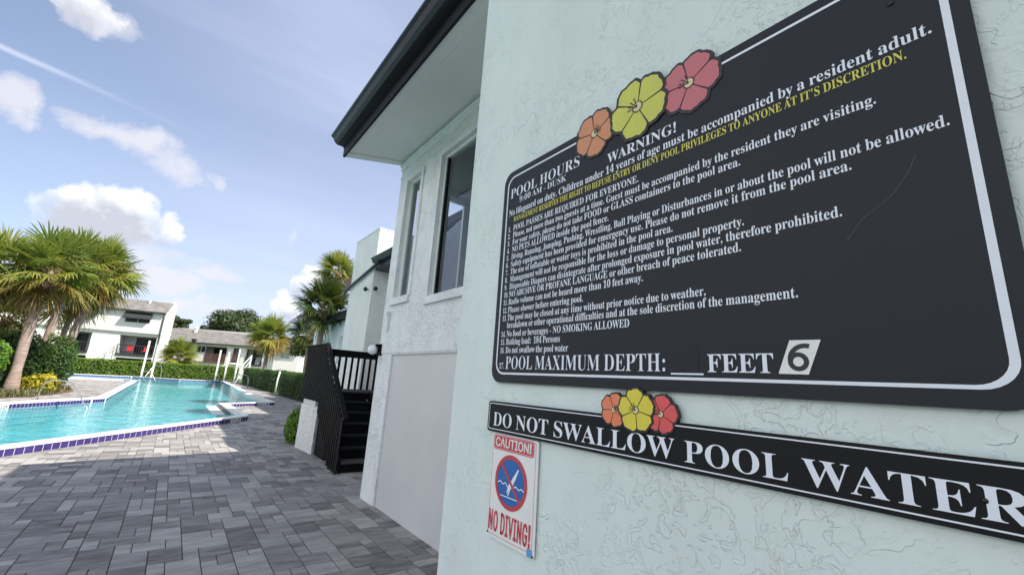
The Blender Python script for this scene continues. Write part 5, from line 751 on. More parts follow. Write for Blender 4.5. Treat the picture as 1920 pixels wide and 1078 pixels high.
NW = 1.095          # near wall plane
FW = 2.31           # window wall plane
def pool_house():
    t = thing('pool_house', (4, 1, 0), 'white stucco pool house with black gutter, two tall windows and the sign wall', 'building')
    # the block that carries the signs: stands proud of the window wall and rises above the eave
    b = MB(); b.box((NW, -1.30, -.02), (3.2, 1.858, 6.1)); b.build('sign_wall', M['near_wall'], t, bevel=.012)
    # window wall, outward is -x ; u runs along -y so that it reads left to right
    fr = ((FW, 6.10), (0, -1), (-1, 0))
    b = MB()
    us = [0, .31, .48, .79, 1.39, 2.99, 4.25]; zs = [-.02, 1.905, 2.60, 2.70, 4.52, 4.96]
    holes = {(2, 0), (3, 0), (4, 0), (5, 0), (1, 3), (2, 3), (4, 2), (4, 3)}
    # panel opening spans u .48-4.25, narrow window .31-.79, wide window 1.39-2.99
    grid_wall(b, fr, us, zs, holes, .16); b.build('wall', M['wall'], t)
    b = MB(); fbox(b, fr, .48, 4.25, -.10, -.028, -.02, 1.905); b.build('recessed_panel', M['panel_paint'], t)
    b = MB(); fbox(b, fr, .02, 4.25, 0.0, .012, 1.925, 2.085); b.build('smooth_band', M['wall'], t)
    b = MB(); fbox(b, fr, 0.0, 4.25, .001, .022, 4.80, 4.865); fbox(b, fr, 0.0, 4.25, .001, .045, 4.865, 4.905); fbox(b, fr, 0, 4.25, .001, .015, 4.66, 4.69); b.build('cornice_moulding', M['trim'], t)
    for (u0, u1, z0, z1, sx) in ((.31, .79, 2.70, 4.52, 1), (1.39, 2.99, 2.60, 4.52, 2)):
        # stucco surround is part of the wall; the frame sits back in the reveal
        f = MB(); w = .032
        for a in ((u0, u0+w, z0, z1), (u1-w, u1, z0, z1), (u0+w, u1-w, z0, z0+w), (u0+w, u1-w, z1-w, z1)): fbox(f, fr, a[0], a[1], -.10, -.045, a[2], a[3])
        fo = f.build('window', M['trim'], t)
        stiles = [(u0+w, u0+w+.022), (u1-w-.022, u1-w)]+([(u0+w+.95, u0+w+.98)] if sx == 2 else [])
        for a0, a1 in stiles:
            g = MB(); fbox(g, fr, a0, a1, -.095, -.055, z0+w, z1-w); o = g.build('sash_stile', M['fascia'] if sx == 2 else M['trim']); o.parent = fo
        g = MB(); g.quad((FW+.075, 6.1-u0-w, z0+w), (FW+.075, 6.1-u1+w, z0+w), (FW+.075, 6.1-u1+w, z1-w), (FW+.075, 6.1-u0-w, z1-w))
        o = g.build('pane', M['glass']); o.parent = fo
        s = MB(); fbox(s, fr, u0-.07, u1+.05, .0, .04, z0-.10, z0-.005); o = s.build('sill', M['wall']); o.parent = fo
    for u0, u1, z0, z1 in ((.31, .79, 2.70, 4.52), (1.39, 2.99, 2.60, 4.52)):
        s = MB()
        for a in ((u0-.075, u0, z0-.005, z1+.06), (u1, u1+.075, z0-.005, z1+.06), (u0, u1, z1, z1+.06)): fbox(s, fr, a[0], a[1], 0, .02, a[2], a[3])
        s.build('window_surround', M['wall'], t)
    # the room behind: dim, with a bright window opposite and vane blinds
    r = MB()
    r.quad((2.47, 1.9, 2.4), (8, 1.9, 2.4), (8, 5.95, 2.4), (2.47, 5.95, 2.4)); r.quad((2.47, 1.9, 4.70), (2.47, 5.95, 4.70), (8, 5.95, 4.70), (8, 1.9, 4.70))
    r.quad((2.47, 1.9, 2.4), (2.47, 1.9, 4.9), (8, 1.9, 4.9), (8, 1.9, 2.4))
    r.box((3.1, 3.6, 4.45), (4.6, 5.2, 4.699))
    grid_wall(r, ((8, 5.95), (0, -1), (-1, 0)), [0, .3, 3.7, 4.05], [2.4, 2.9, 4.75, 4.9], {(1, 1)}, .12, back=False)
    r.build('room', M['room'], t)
    v = MB(); v.box((3.44, 6.0, 2.45), (3.56, 6.05, 4.62)); v.box((2.475, 6.0, 4.56), (3.44, 6.05, 4.62)); v.build('corner_window_frame', M['white_paint'], t)
    # eave: soffit slopes down to the gutter
    b = MB(); y0, y1 = 1.86, 6.16
    b.tris([(FW+.4, y0, 5.046), (FW+.4, y1, 5.046), (1.437, y1, 4.757), (1.437, y0, 4.757), (FW+.4, y0, 5.07), (FW+.4, y1, 5.07), (1.437, y1, 4.781), (1.437, y0, 4.781)],
           [(0, 1, 2, 3), (7, 6, 5, 4), (1, 5, 6, 2), (0, 3, 7, 4), (2, 6, 7, 3), (0, 4, 5, 1)])
    for x0, x1 in ((1.60, 1.606),):
        z = lambda x: 4.757+(x-1.437)*.2267
        b.tris([(x0, y0, z(x0)-.004), (x1, y0, z(x1)-.004), (x1, y1-.16, z(x1)-.004), (x0, y1-.16, z(x0)-.004), (x0, y0, z(x0)), (x1, y0, z(x1)), (x1, y1-.16, z(x1)), (x0, y1-.16, z(x0))], [(3, 2, 1, 0), (0, 1, 5, 4), (1, 2, 6, 5), (2, 3, 7, 6), (3, 0, 4, 7)])
    b.tris([(FW, y1-.15, 4.938), (FW, y1, 4.938), (1.437, y1, 4.74), (1.437, y1-.15, 4.74), (FW, y1-.15, 4.96), (FW, y1, 4.96), (1.437, y1, 4.76), (1.437, y1-.15, 4.76)], [(3, 2, 1, 0), (0, 1, 5, 4), (1, 2, 6, 5), (2, 3, 7, 6), (3, 0, 4, 7)])
    b.build('soffit', M['soffit'], t)
    b = MB(); b.box((1.405, y0, 4.735), (1.435, y1+.012, 5.0)); b.build('fascia', M['fascia'], t)
    b = MB()   # K-style gutter profile
    prof = [(1.403, 4.895), (1.30, 4.895), (1.262, 4.925), (1.235, 4.975), (1.205, 4.99), (1.205, 5.02), (1.225, 5.02), (1.403, 5.005)]
    for (xa, za), (xb, zb) in zip(prof, prof[1:]+prof[:1]): b.quad((xa, y0, za), (xb, y0, zb), (xb, y1+.02, zb), (xa, y1+.02, za))
    b.poly([(x, y1+.02, z) for x, z in prof]); b.build('gutter', M['gutter'], t)
    b = MB(); z = lambda x: 5.03+(x-1.3)*.2267
    b.tris([(1.30, y0, z(1.3)), (9, y0, z(9)), (9, y1+.02, z(9)), (1.3, y1+.02, z(1.3)), (1.436, y0, 4.80+.02), (9, y0, z(9)-.2), (9, y1+.02, z(9)-.2), (1.436, y1+.02, 4.82)],
           [(0, 1, 2, 3), (7, 6, 5, 4), (0, 4, 5, 1), (2, 6, 7, 3), (1, 5, 6, 2)]); b.build('roof', M['roof'], t)
    b = MB(); grid_wall(b, ((9, 6.10), (-1, 0), (0, 1)), [0, 5.44, 9-FW-.16], [0, 2.45, 4.62, 4.94], {(1, 1)}, .13); b.build('end_wall', M['wall'], t)
pool_house()

def screen():
    b = MB(); n = 26
    for k in range(n):
        x0 = 2.72+1.35*k/n; x1 = 2.72+1.35*(k+1)/n-.006; zt = lambda x: 3.98+max(0, x-2.9)*.30+max(0, x-3.40)*.95
        b.tris([(x0, 6.62, 0), (x1, 6.62, 0), (x1, 6.62, zt(x1)), (x0, 6.62, zt(x0)), (x0, 6.645, 0), (x1, 6.645, 0), (x1, 6.645, zt(x1)), (x0, 6.645, zt(x0))], [(0, 1, 2, 3), (7, 6, 5, 4), (0, 4, 5, 1), (1, 5, 6, 2), (2, 6, 7, 3), (3, 7, 4, 0)])
    b.box((2.72, 6.65, 0), (4.06, 6.67, 3.9))
    tag(b.build('siding_screen', M['blind']), 'ribbed blue grey siding panel seen through the corner window glass', 'screen')
screen()
def wall_fittings():
    t = thing('globe_wall_lamp', (2.20, 6.05, 1.97), 'white globe lamp on a black square plate at the corner of the window wall', 'lamp')
    b = MB(); b.sphere((2.215, 6.10, 1.975), .070, 20, 14); b.build('lamp_globe', M['globe'], t, True)
    b = MB(); b.box((2.288, 5.97, 1.90), (2.31, 6.115, 2.06)); b.box((2.24, 6.02, 2.02), (2.29, 6.08, 2.055)); b.build('wall_plate', M['darkwood'], t)
    t = tag(None or (lambda: (lambda b: (b.box((2.272, 5.835, 2.24), (2.3095, 5.862, 2.50)), b.box((2.245, 5.828, 2.46), (2.3095, 5.87, 2.515)), b.build('wall_bracket', M['trim'], None, bevel=.004))[-1])(MB()))(), 'slim pale bracket painted onto the wall beneath the narrow window', 'bracket')
wall_fittings()

TX, TY = 4.16, 12.2
def rear_house():
    t = thing('rear_pool_house', (6, 13, 0), 'white stucco house with a tall square tower and diagonal downpipe behind the stairs', 'building')
    b = MB(); b.box((TX, TY, -.02), (6.3, 14.28, 5.97)); b.build('tower', M['tower'], t, bevel=.01)
    b = MB(); b.box((TX-.012, TY-.012, 5.965), (6.32, 14.30, 6.0)); b.build('tower_cap', M['tower'], t)
    b = MB(); b.box((4.75, 6.2, -.02), (5.0, TY-.002, 4.95)); b.build('recess_wall', M['wall'], t)
    b = MB(); z = lambda x: 5.03+(x-4.1)*.22
    b.tris([(4.12, 6.25, z(4.12)), (9, 6.25, z(9)), (9, TY-.003, z(9)), (4.12, TY-.003, z(4.12)), (4.2, 6.25, 4.86), (9, 6.25, z(9)-.2), (9, TY-.003, z(9)-.2), (4.2, TY-.003, 4.86)],
           [(0, 1, 2, 3), (7, 6, 5, 4), (0, 4, 5, 1), (2, 6, 7, 3), (1, 5, 6, 2), (0, 3, 7, 4)]); b.build('roof', M['roof'], t)
    b = MB(); prof = [(4.19, 4.84), (4.09, 4.84), (4.05, 4.87), (4.03, 4.93), (4.0, 4.96), (4.0, 4.99), (4.19, 4.99)]
    for (xa, za), (xb, zb) in zip(prof, prof[1:]+prof[:1]): b.quad((xa, 6.25, za), (xb, 6.25, zb), (xb, TY-.05, zb), (xa, TY-.05, za))
    b.poly([(x, TY-.05, z) for x, z in prof])
    b.box((4.2, 6.25, 4.66), (4.75, TY-.01, 4.83)); b.build('gutter', M['gutter'], t)
    b = MB(); b.tube([(4.10, 11.75, 4.84), (4.10, 11.85, 4.78), (4.09, 12.25, 4.70), (4.08, 14.5, 4.33), (4.30, 15.3, 4.2)], .048, 8); b.build('downpipe', M['gutter'], t, True)
    # rear wing beyond the tower
    b = MB(); fr = ((6.0, 26.0), (0, -1), (-1, 0))
    grid_wall(b, fr, [0, 1.6, 3.4, 4.9, 6.6, 11.7], [-.02, 2.1, 3.35, 4.1], {(1, 1), (3, 1)}, .2); b.build('wing_wall', M['wall'], t)
    for u0, u1 in ((1.6, 3.4), (4.9, 6.6)):
        f = MB()
        for a in ((u0, u0+.06, 2.1, 3.35), (u1-.06, u1, 2.1, 3.35), (u0, u1, 2.1, 2.16), (u0, u1, 3.29, 3.35), ((u0+u1)/2-.03, (u0+u1)/2+.03, 2.16, 3.29)): fbox(f, fr, a[0], a[1], -.15, -.09, a[2], a[3])
        fo = f.build('window', M['trim'], t)
        g = MB(); fbox(g, fr, u0+.06, u1-.06, -.135, -.125, 2.16, 3.29); o = g.build('pane', M['blind_glass']); o.parent = fo
    b = MB(); b.box((5.55, 14.32, 4.12), (9, 26.2, 4.35)); b.build('wing_eave', M['fascia'], t)
    b = MB(); b.tris([(5.5, 14.32, 4.36), (9, 14.32, 5.3), (9, 26.3, 5.3), (5.5, 26.3, 4.36)], [(0, 1, 2, 3)]); b.build('wing_roof', M['roof'], t)
    b = MB(); b.box((4.35, 14.29, 4.55), (4.7, 15.6, 4.95)); b.box((4.62, 15.0, 4.2), (4.70, 15.1, 4.56)); b.build('eave_end', M['far_brown'], t)
rear_house()
def flood():
    t = thing('security_light', (4.1, 12.15, 4.1), 'twin grey floodlight heads with a motion wire at the tower corner', 'floodlight')
    for y, x in ((12.44, 4.06), (12.10, 4.24)):
        b = MB(); b.tube([(x+.09 if y > 12.2 else x, y if y > 12.2 else y+.09, 4.10), (x+.03 if y > 12.2 else x, y if y > 12.2 else y+.02, 4.10)], .012, 6)
        b.sphere((x, y, 4.10), .062, 12, 8, sq=(1, 1, 1.1)); b.build('lamp_head', M['gutter'], t, True)
    b = MB(); b.tube([(4.24, 12.19, 4.10), (4.33, 12.19, 4.12), (4.40, 12.19, 4.18), (4.52, 12.19, 4.20), (4.74, 12.19, 4.19)], .008, 6); b.build('conduit', M['trim'], t)
flood()

def stairs():
    t = thing('outdoor_staircase', (2.8, 9, 0), 'black wooden staircase with slatted railing climbing between the white walls', 'stairs')
    RX = 2.43; rise, run, y0, n = .181, .25, 7.66, 7
    for k in range(n):
        b = MB(); y = y0+k*run; z = k*rise
        b.box((2.50, y+.02, z), (3.35, y+.045, z+rise-.035)); b.build('riser', M['darkwood'], t)
        b = MB(); b.box((2.48, y-.02, z+rise-.035), (3.37, y+run+.018 if k < n-1 else y+.06, z+rise)); b.build('tread', M['treadwood'] if k else M['edgewood'], t, bevel=.004)
    yl = y0+(n-1)*run+.062; zl = n*rise
    b = MB(); b.box((2.46, yl, zl-.04), (4.75, 10.95, zl)); b.build('landing', M['treadwood'], t)
    b = MB(); b.box((2.462, yl-.1, zl-.24), (2.50, 10.93, zl-.042)); b.box((2.5, 10.90, zl-.24), (4.7, 10.93, zl-.042)); b.build('landing_fascia', M['darkwood'], t)
    b = MB(); b.box((2.56, y0+1.2, .0), (4.6, 10.7, zl-.25)); b.build('stair_underside', M['darkwood'], t)
    for x in (2.465, 3.385):
        b = MB(); b.tris([(x, y0-.02, 0), (x, y0-.02, .2), (x, yl, zl+.02), (x, yl, zl-.3), (x+.035, y0-.02, 0), (x+.035, y0-.02, .2), (x+.035, yl, zl+.02), (x+.035, yl, zl-.3), ], [(0, 1, 2, 3), (7, 6, 5, 4), (0, 4, 5, 1), (1, 5, 6, 2), (2, 6, 7, 3), (3, 7, 4, 0)]); b.build('stringer', M['darkwood'], t)
    # the flight's railing: square pickets screwed to the outside, their tops cut to a point
    def picket(y, z0, z1, w=.038, x=RX-.022, mt='darkwood'):
        b = MB(); dx = .026
        pts = [(y-w/2, z0), (y+w/2, z0), (y+w/2, z1), (y-w/2, z1-.035)]
        vs = [(x, *p) for p in pts]+[(x+dx, *p) for p in pts]
        b.tris(vs, [(3, 2, 1, 0), (4, 5, 6, 7), (0, 1, 5, 4), (1, 2, 6, 5), (2, 3, 7, 6), (3, 0, 4, 7)]); i = len(b.m)
        # sawn front edge and bottom stay bare brown
        b.m[4] = 1
        b.quad((x-.0005, y-w/2-.0012, z0), (x+.0095, y-w/2-.0012, z0), (x+.0095, y-w/2-.0012, z1-.034), (x-.0005, y-w/2-.0012, z1-.034), 1)
        b.build('picket', [M['darkwood'], M['edgewood']], t)
    zr = lambda y: .90+(y-7.62)*.742
    y = 7.80
    picket(7.66, 0.0, .90, .095)
    while y < 9.33:
        picket(y, max(.02, 1.02-(9.42-y)*.74-.04), zr(y)-.03); y += .118
    while y < 10.86:
        picket(y, 1.045, 2.135); y += .118
    b = MB(); b.beam((RX+.028, 7.56, zr(7.56)), (RX+.028, 9.34, zr(9.34)), .05, .11); b.beam((RX+.028, 9.30, 2.15), (RX+.028, 10.95, 2.15), .05, .10)
    b.beam((RX+.01, 9.28, 2.19), (RX+.01, 10.97, 2.19), .09, .03); b.beam((RX+.015, 7.52, zr(7.52)+.05), (RX+.015, 9.32, zr(9.32)+.05), .075, .025); b.build('handrail', M['darkwood'], t)
    # railing along the back of the landing
    b = MB(); b.box((RX, 10.88, 2.02), (4.55, 10.93, 2.16)); b.box((RX-.02, 10.85, 2.16), (4.55, 10.97, 2.19)); b.build('handrail', M['darkwood'], t)
    for k in range(13):
        b = MB(); x = 2.56+k*.153; b.box((x, 10.93, zl-.2), (x+.05, 10.965, 2.03)); b.build('picket', M['darkwood'], t)
    b = MB(); b.box((2.945, 7.60, 0), (3.04, 7.69, 1.83)); b.build('post', M['darkwood'], t)
stairs()
b = MB(); b.tris([(2.50, 9.56, -.02), (2.42, 10.62, -.02), (2.74, 10.66, -.02), (2.76, 9.66, -.02), (2.50, 9.56, .93), (2.42, 10.62, .93), (2.74, 10.66, .93), (2.76, 9.66, .93)],
                 [(0, 1, 2, 3), (7, 6, 5, 4), (0, 4, 5, 1), (1, 5, 6, 2), (2, 6, 7, 3), (3, 7, 4, 0)])
tag(b.build('stucco_pier', M['tower'], bevel=.012), 'low white stucco pier standing under the edge of the black stair landing', 'pier')
b = MB(); b.box((2.455, 9.62, .9305), (2.74, 10.60, 1.03))
tag(b.build('pier_cap', M['panel_paint'], bevel=.005), 'flat grey cap block lying on the low white pier', 'cap block')

# -------- the long blocks across the pool
def frame(h, az): a = R_(az); t = (math.sin(a), math.cos(a)); return (h, t, (-t[1]*1.0, t[0]*1.0)) if False else (h, t, (t[1]*1.0, -t[0]*1.0))
FL = ((-1.865, 71.976), (.97437, -.22495), (-.22495, -.97437))
FM = ((6.324, 77.743), (.84805, -.52992), (-.52992, -.84805))
def window_in(t, fr, u0, u1, z0, z1, d, mat, mull=1, frame_mat='far_grey', w=.07):
    f = MB(); fbox(f, fr, u0, u0+w, d, d+.06, z0, z1); fbox(f, fr, u1-w, u1, d, d+.06, z0, z1); fbox(f, fr, u0+w, u1-w, d, d+.06, z0, z0+w); fbox(f, fr, u0+w, u1-w, d, d+.06, z1-w, z1)
    for k in range(mull):
        c = u0+(u1-u0)*(k+1)/(mull+1); fbox(f, fr, c-w/2, c+w/2, d, d+.058, z0+w, z1-w)
    fo = f.build('window', M[frame_mat], t)
    g = MB(); fbox(g, fr, u0+w, u1-w, d-.04, d+.02, z0+w, z1-w); o = g.build('pane', M[mat]); o.parent = fo
def rail_in(t, fr, u0, u1, d, z0, z1, mat='far_dark', step=.22, rail=.09, infill=True):
    b = MB(); fbox(b, fr, u0, u1, d-.04, d+.04, z1-rail, z1); fbox(b, fr, u0, u1, d-.03, d+.03, z0, z0+.06)
    u = u0+.02
    while u < u1: fbox(b, fr, u, u+.045, d-.02, d+.02, z0+.06, z1-rail); u += step
    b.build('balcony_railing', M[mat], t)

def left_block():
    fr = FL; o3 = (fr[0][0], fr[0][1], 0)
    t = thing('apartment_block', o3, 'tall white apartment block with grey shingle roof and two red chairs on its balcony', 'building')
    us = [-34, -27, -23.3, -19, -15.3, -9.0, -6.8, -4.1, -.35, 0]; zs = [-.1, .6, 1.95, 2.42, 4.74, 5.12]
    b = MB(); grid_wall(b, fr, us, zs, {(1, 3), (3, 3), (5, 3), (7, 3), (1, 1), (3, 1), (5, 1), (7, 1)}, .3, back=False); b.build('lower_wall', M['far_white'], t)
    # recesses behind the openings
    for (u0, u1) in ((-27, -23.3), (-19, -15.3), (-9.0, -6.8), (-4.1, -.35)):
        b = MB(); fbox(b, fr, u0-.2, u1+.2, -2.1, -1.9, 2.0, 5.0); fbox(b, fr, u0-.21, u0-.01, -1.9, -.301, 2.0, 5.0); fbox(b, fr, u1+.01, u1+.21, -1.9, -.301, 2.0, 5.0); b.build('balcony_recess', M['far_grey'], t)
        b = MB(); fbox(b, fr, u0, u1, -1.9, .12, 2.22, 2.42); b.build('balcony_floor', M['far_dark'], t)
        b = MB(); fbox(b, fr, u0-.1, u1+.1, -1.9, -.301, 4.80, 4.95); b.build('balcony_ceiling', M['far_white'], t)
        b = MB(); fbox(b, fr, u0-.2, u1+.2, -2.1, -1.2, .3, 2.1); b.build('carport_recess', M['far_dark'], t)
    window_in(t, fr, -2.9, -.5, 2.45, 4.6, -1.86, 'far_glass', 1, 'far_dark'); window_in(t, fr, -8.95, -7.75, 2.45, 4.6, -1.86, 'far_glass', 0, 'far_dark')
    window_in(t, fr, -18.6, -16.4, 2.45, 4.6, -1.86, 'far_glass', 1, 'far_dark'); window_in(t, fr, -26.6, -24.4, 2.45, 4.6, -1.86, 'far_glass', 1, 'far_dark')
    for (u0, u1) in ((-27, -23.3), (-19, -15.3), (-9.0, -6.8), (-4.1, -.35)): rail_in(t, fr, u0, u1, .05, 2.44, 3.58, 'far_dark', .24)
    # outside stair rail left of the balcony
    b = MB()
    for z in (0, .45): b.beam(fp(fr, -5.2, .5, 1.9+z), fp(fr, -4.1, .1, 3.1+z), .06, .06)
    for k in range(3): b.beam(fp(fr, -5.2+.5*k, .5-.18*k, 1.0+.5*k), fp(fr, -5.2+.5*k, .5-.18*k, 2.35+.55*k), .05, .05, up=(1, 0, 0))
    b.build('stair_rail', M['far_grey'], t)
    # upper storey, slightly proud, with awning windows
    us = [-34, -30, -27.8, -22.5, -20.3, -9.0, -6.85, -4.0, -1.45, -.01]; zs = [5.12, 6.38, 7.30, 7.98]
    b = MB(); fu = ((fr[0][0]+fr[2][0]*.22, fr[0][1]+fr[2][1]*.22), fr[1], fr[2])
    grid_wall(b, fu, us, zs, {(1, 1), (3, 1), (5, 1), (7, 1)}, .34, back=False); b.build('upper_wall', M['far_white'], t)
    for u0, u1, gm in ((-30, -27.8, 'far_glass'), (-22.5, -20.3, 'far_glass'), (-9.0, -6.85, 'blind_glass'), (-4.0, -1.45, 'far_glass')):
        window_in(t, fu, u0, u1, 6.38, 7.30, -.2, gm, 1)
        b = MB(); B = [(u0-.12, .02, 7.78), (u1+.12, .02, 7.78), (u1+.12, .62, 6.98), (u0-.12, .62, 6.98)]
        b.quad(*[fp(fu, *p) for p in B]); b.quad(*[fp(fu, u, d, z-.05) for u, d, z in B[::-1]])
        for u in (u0-.12, u1+.12): b.poly([fp(fu, u, .02, 7.78), fp(fu, u, .62, 6.98), fp(fu, u, .62, 6.84), fp(fu, u, .02, 7.0)])
        b.quad(fp(fu, u0-.12, .62, 6.98), fp(fu, u1+.12, .62, 6.98), fp(fu, u1+.12, .62, 6.84), fp(fu, u0-.12, .62, 6.84)); b.build('awning', M['far_dark'], t)
    b = MB(); fbox(b, fu, -34, 0, .003, .03, 5.12, 5.30); b.build('storey_band', M['far_grey'], t)
    # roof: steep front slope above a dark eave
    b = MB(); A = [(-34, .45, 8.0), (.12, .45, 7.93), (.25, -1.9, 9.55), (-34, -1.9, 9.7), (-34, -3.0, 8.9), (.25, -3.0, 8.9)]
    b.quad(*[fp(fu, *p) for p in A[:4]]); b.quad(*[fp(fu, *p) for p in (A[3], A[2], A[5], A[4])])
    b.quad(*[fp(fu, u, d, z-.14) for u, d, z in A[:4]][::-1]); b.build('roof', M['roof'], t)
    b = MB(); fbox(b, fu, -34, .1, .40, .47, 7.80, 7.97); b.build('eave_board', M['far_dark'], t)
    b = MB(); fbox(b, fu, -9.3, -7.8, -2.2, -1.7, 9.5, 9.95); fbox(b, fu, -2.4, -2.2, -1.4, -1.2, 9.0, 9.6); b.build('roof_vent', M['far_grey'], t)
    # right end: parapet gable wall seen edge-on, and the black downpipe
    b = MB(); P = [(.02, .22), (.02, -10)]
    g = [(.24, -.1), (.24, 8.0), (-1.9, 9.72), (-2.7, 9.3), (-2.7, -.1)]
    b.poly([fp(fr, .30, d, z) for d, z in g]); b.poly([fp(fr, .02, d, z) for d, z in g][::-1])
    for (d0, z0), (d1, z1) in zip(g, g[1:]+g[:1]): b.quad(fp(fr, .02, d0, z0), fp(fr, .02, d1, z1), fp(fr, .30, d1, z1), fp(fr, .30, d0, z0))
    b.build('gable_wall', M['far_white'], t)
    b = MB(); b.tube([fp(fu, -.10, .08, 7.9), fp(fu, -.10, .08, 4.0)], .07, 8); b.build('downpipe', M['far_dark'], t)
    b = MB(); fbox(b, fr, -5.9, -5.86, .001, .012, 2.0, 4.5); fbox(b, fr, -6.3, -5.5, .001, .011, 4.36, 4.40); b.build('control_joint', M['far_grey'], t)
def fp(fr, u, d, z): o, t, n = fr; return (o[0]+t[0]*u+n[0]*d, o[1]+t[1]*u+n[1]*d, z)
left_block()
for k, (u, lab) in enumerate(((-3.05, 'red chair on the far balcony beside the pale wall'), (-1.35, 'red chair on the far balcony in front of the dark doors'))):
    t = thing('balcony_chair', fp(FL, u, -.45, 2.43), lab, 'chair', 'red chairs on the far balcony')
    b = MB(); fbox(b, FL, u-.30, u+.30, -.75, -.2, 2.83, 2.93); b.build('seat', M['red_fabric'], t)
    b = MB(); fbox(b, FL, u-.30, u+.30, -.80, -.72, 2.93, 3.50); b.build('backrest', M['red_fabric'], t)
    for du in (-.26, .22):
        for dd in (-.74, -.26):
            b = MB(); fbox(b, FL, u+du, u+du+.04, dd, dd+.04, 2.425, 2.83); b.build('leg', M['far_dark'], t)

def middle_block():
    fr = FM
    t = thing('long_apartment_row', (*fr[0], 0), 'long low white apartment row with streaked grey roof and dark balconies', 'building')
    us = [-12, -9.75, -7.9, -4.8, -3.3, -.3, .57, 1.72, 2.5, 4.95, 7.0, 10.5]; zs = [-.1, 1.6, 2.2, 3.5, 4.5, 4.9]
    b = MB(); holes = set()
    for i in (2+1, 4, 6, 8):   # open bays
        for j in (2, 3): holes.add((i, j))
        holes.add((i, 0))
    holes.discard((3, 2)); holes.discard((3, 0)); holes.discard((6, 0))
    grid_wall(b, fr, us, zs, holes, .3, back=False); b.build('wall', M['far_white'], t)
    for u0, u1 in ((-4.8, -3.3), (-3.3, -.3), (.57, 1.72), (2.5, 4.95)):
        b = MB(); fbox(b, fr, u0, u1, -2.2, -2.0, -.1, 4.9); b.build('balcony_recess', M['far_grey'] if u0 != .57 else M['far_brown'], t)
        b = MB(); fbox(b, fr, u0, u1, -2.0, .1, 2.02, 2.2); b.build('balcony_floor', M['far_brown'] if u0 < 2 else M['far_dark'], t)
    window_in(t, fr, -3.2, -.5, 2.25, 4.4, -1.95, 'far_glass', 2, 'far_dark'); window_in(t, fr, 2.6, 4.8, 2.25, 4.4, -1.95, 'far_glass', 1, 'far_dark'); window_in(t, fr, .7, 1.6, 2.25, 4.4, -1.95, 'far_glass', 0, 'far_brown')
    window_in(t, fr, -4.75, -3.4, 3.5, 4.45, -.2, 'far_glass', 1)
    for u0, u1, mt in ((-3.3, -.3, 'far_brown'), (.57, 1.72, 'far_brown')): rail_in(t, fr, u0, u1, .05, 2.2, 3.45, mt, .14)
    rail_in(t, fr, 2.5, 4.95, .05, 2.2, 3.35, 'far_dark', .25)
    b = MB(); fbox(b, fr, 3.9, 4.6, -.6, -.2, 2.25, 3.0); fbox(b, fr, 3.9, 4.6, -.62, -.55, 3.0, 3.4); b.build('balcony_bench', M['far_grey'], t)
    # bay at the right end, standing forward
    fb = ((fr[0][0]+fr[2][0]*.9, fr[0][1]+fr[2][1]*.9), fr[1], fr[2])
    b = MB(); grid_wall(b, fb, [7.0, 7.85, 8.15, 9.2, 10.5], [-.1, 1.2, 1.72, 3.38, 4.38, 4.72], {(1, 3), (2, 3), (2, 1), (1, 1)}, .4)
    fbox(b, fb, 7.0, 10.5, -4, -.401, -.1, 4.72); b.build('bay_wall', M['far_white'], t)
    window_in(t, fb, 7.85, 9.2, 3.38, 4.38, -.15, 'blind_glass', 1); window_in(t, fb, 7.85, 9.2, 1.2, 1.72, -.15, 'far_glass', 1)
    b = MB(); fbox(b, fr, -12, 10.5, -2.5, -2.25, -.1, 4.9); fbox(b, fr, -12, 7.0, -2.2, -.31, 4.55, 4.7); b.build('inner_wall', M['far_grey'], t)
    # hipped shingle roof
    b = MB(); A = [(-12, .5, 4.98), (10.9, .5, 4.82), (10.2, -3.2, 6.75), (-12, -3.2, 7.15), (-12, -9, 5), (10.9, -9, 5)]
    A2 = [(7.0, 1.35, 4.66), (10.9, 1.35, 4.66)]
    b.quad(*[fp(fr, *p) for p in A[:4]]); b.quad(*[fp(fr, *p) for p in (A[3], A[2], A[5], A[4])]); b.poly([fp(fr, *p) for p in (A[1], A[5], A[2])])
    b.quad(fp(fr, 6.7, .49, 4.84), fp(fr, 6.9, 1.35, 4.62), fp(fr, 10.9, 1.35, 4.62), fp(fr, 10.9, .49, 4.83)); b.build('roof', M['roof'], t)
    b = MB(); fbox(b, fr, -12, 6.7, .42, .5, 4.78, 4.95); fbox(b, fr, 6.8, 10.9, 1.28, 1.36, 4.48, 4.615); b.build('eave_board', M['far_dark'], t)
    b = MB(); fbox(b, fr, -9.5, 2.2, -3.6, -3.3, 6.7, 7.2); b.build('ridge_parapet', M['far_grey'], t)
    b = MB(); fbox(b, fr, -6.9, -6.6, -2.6, -2.3, 6.5, 7.25); b.sphere(fp(fr, -6.75, -2.45, 7.2), .25, 10, 6); b.build('roof_vent', M['far_white'], t)
    b = MB(); b.tube([fp(fr, -9.65, .12, 4.8), fp(fr, -9.65, .12, .2)], .07, 6); b.build('downpipe', M['far_dark'], t)
middle_block()

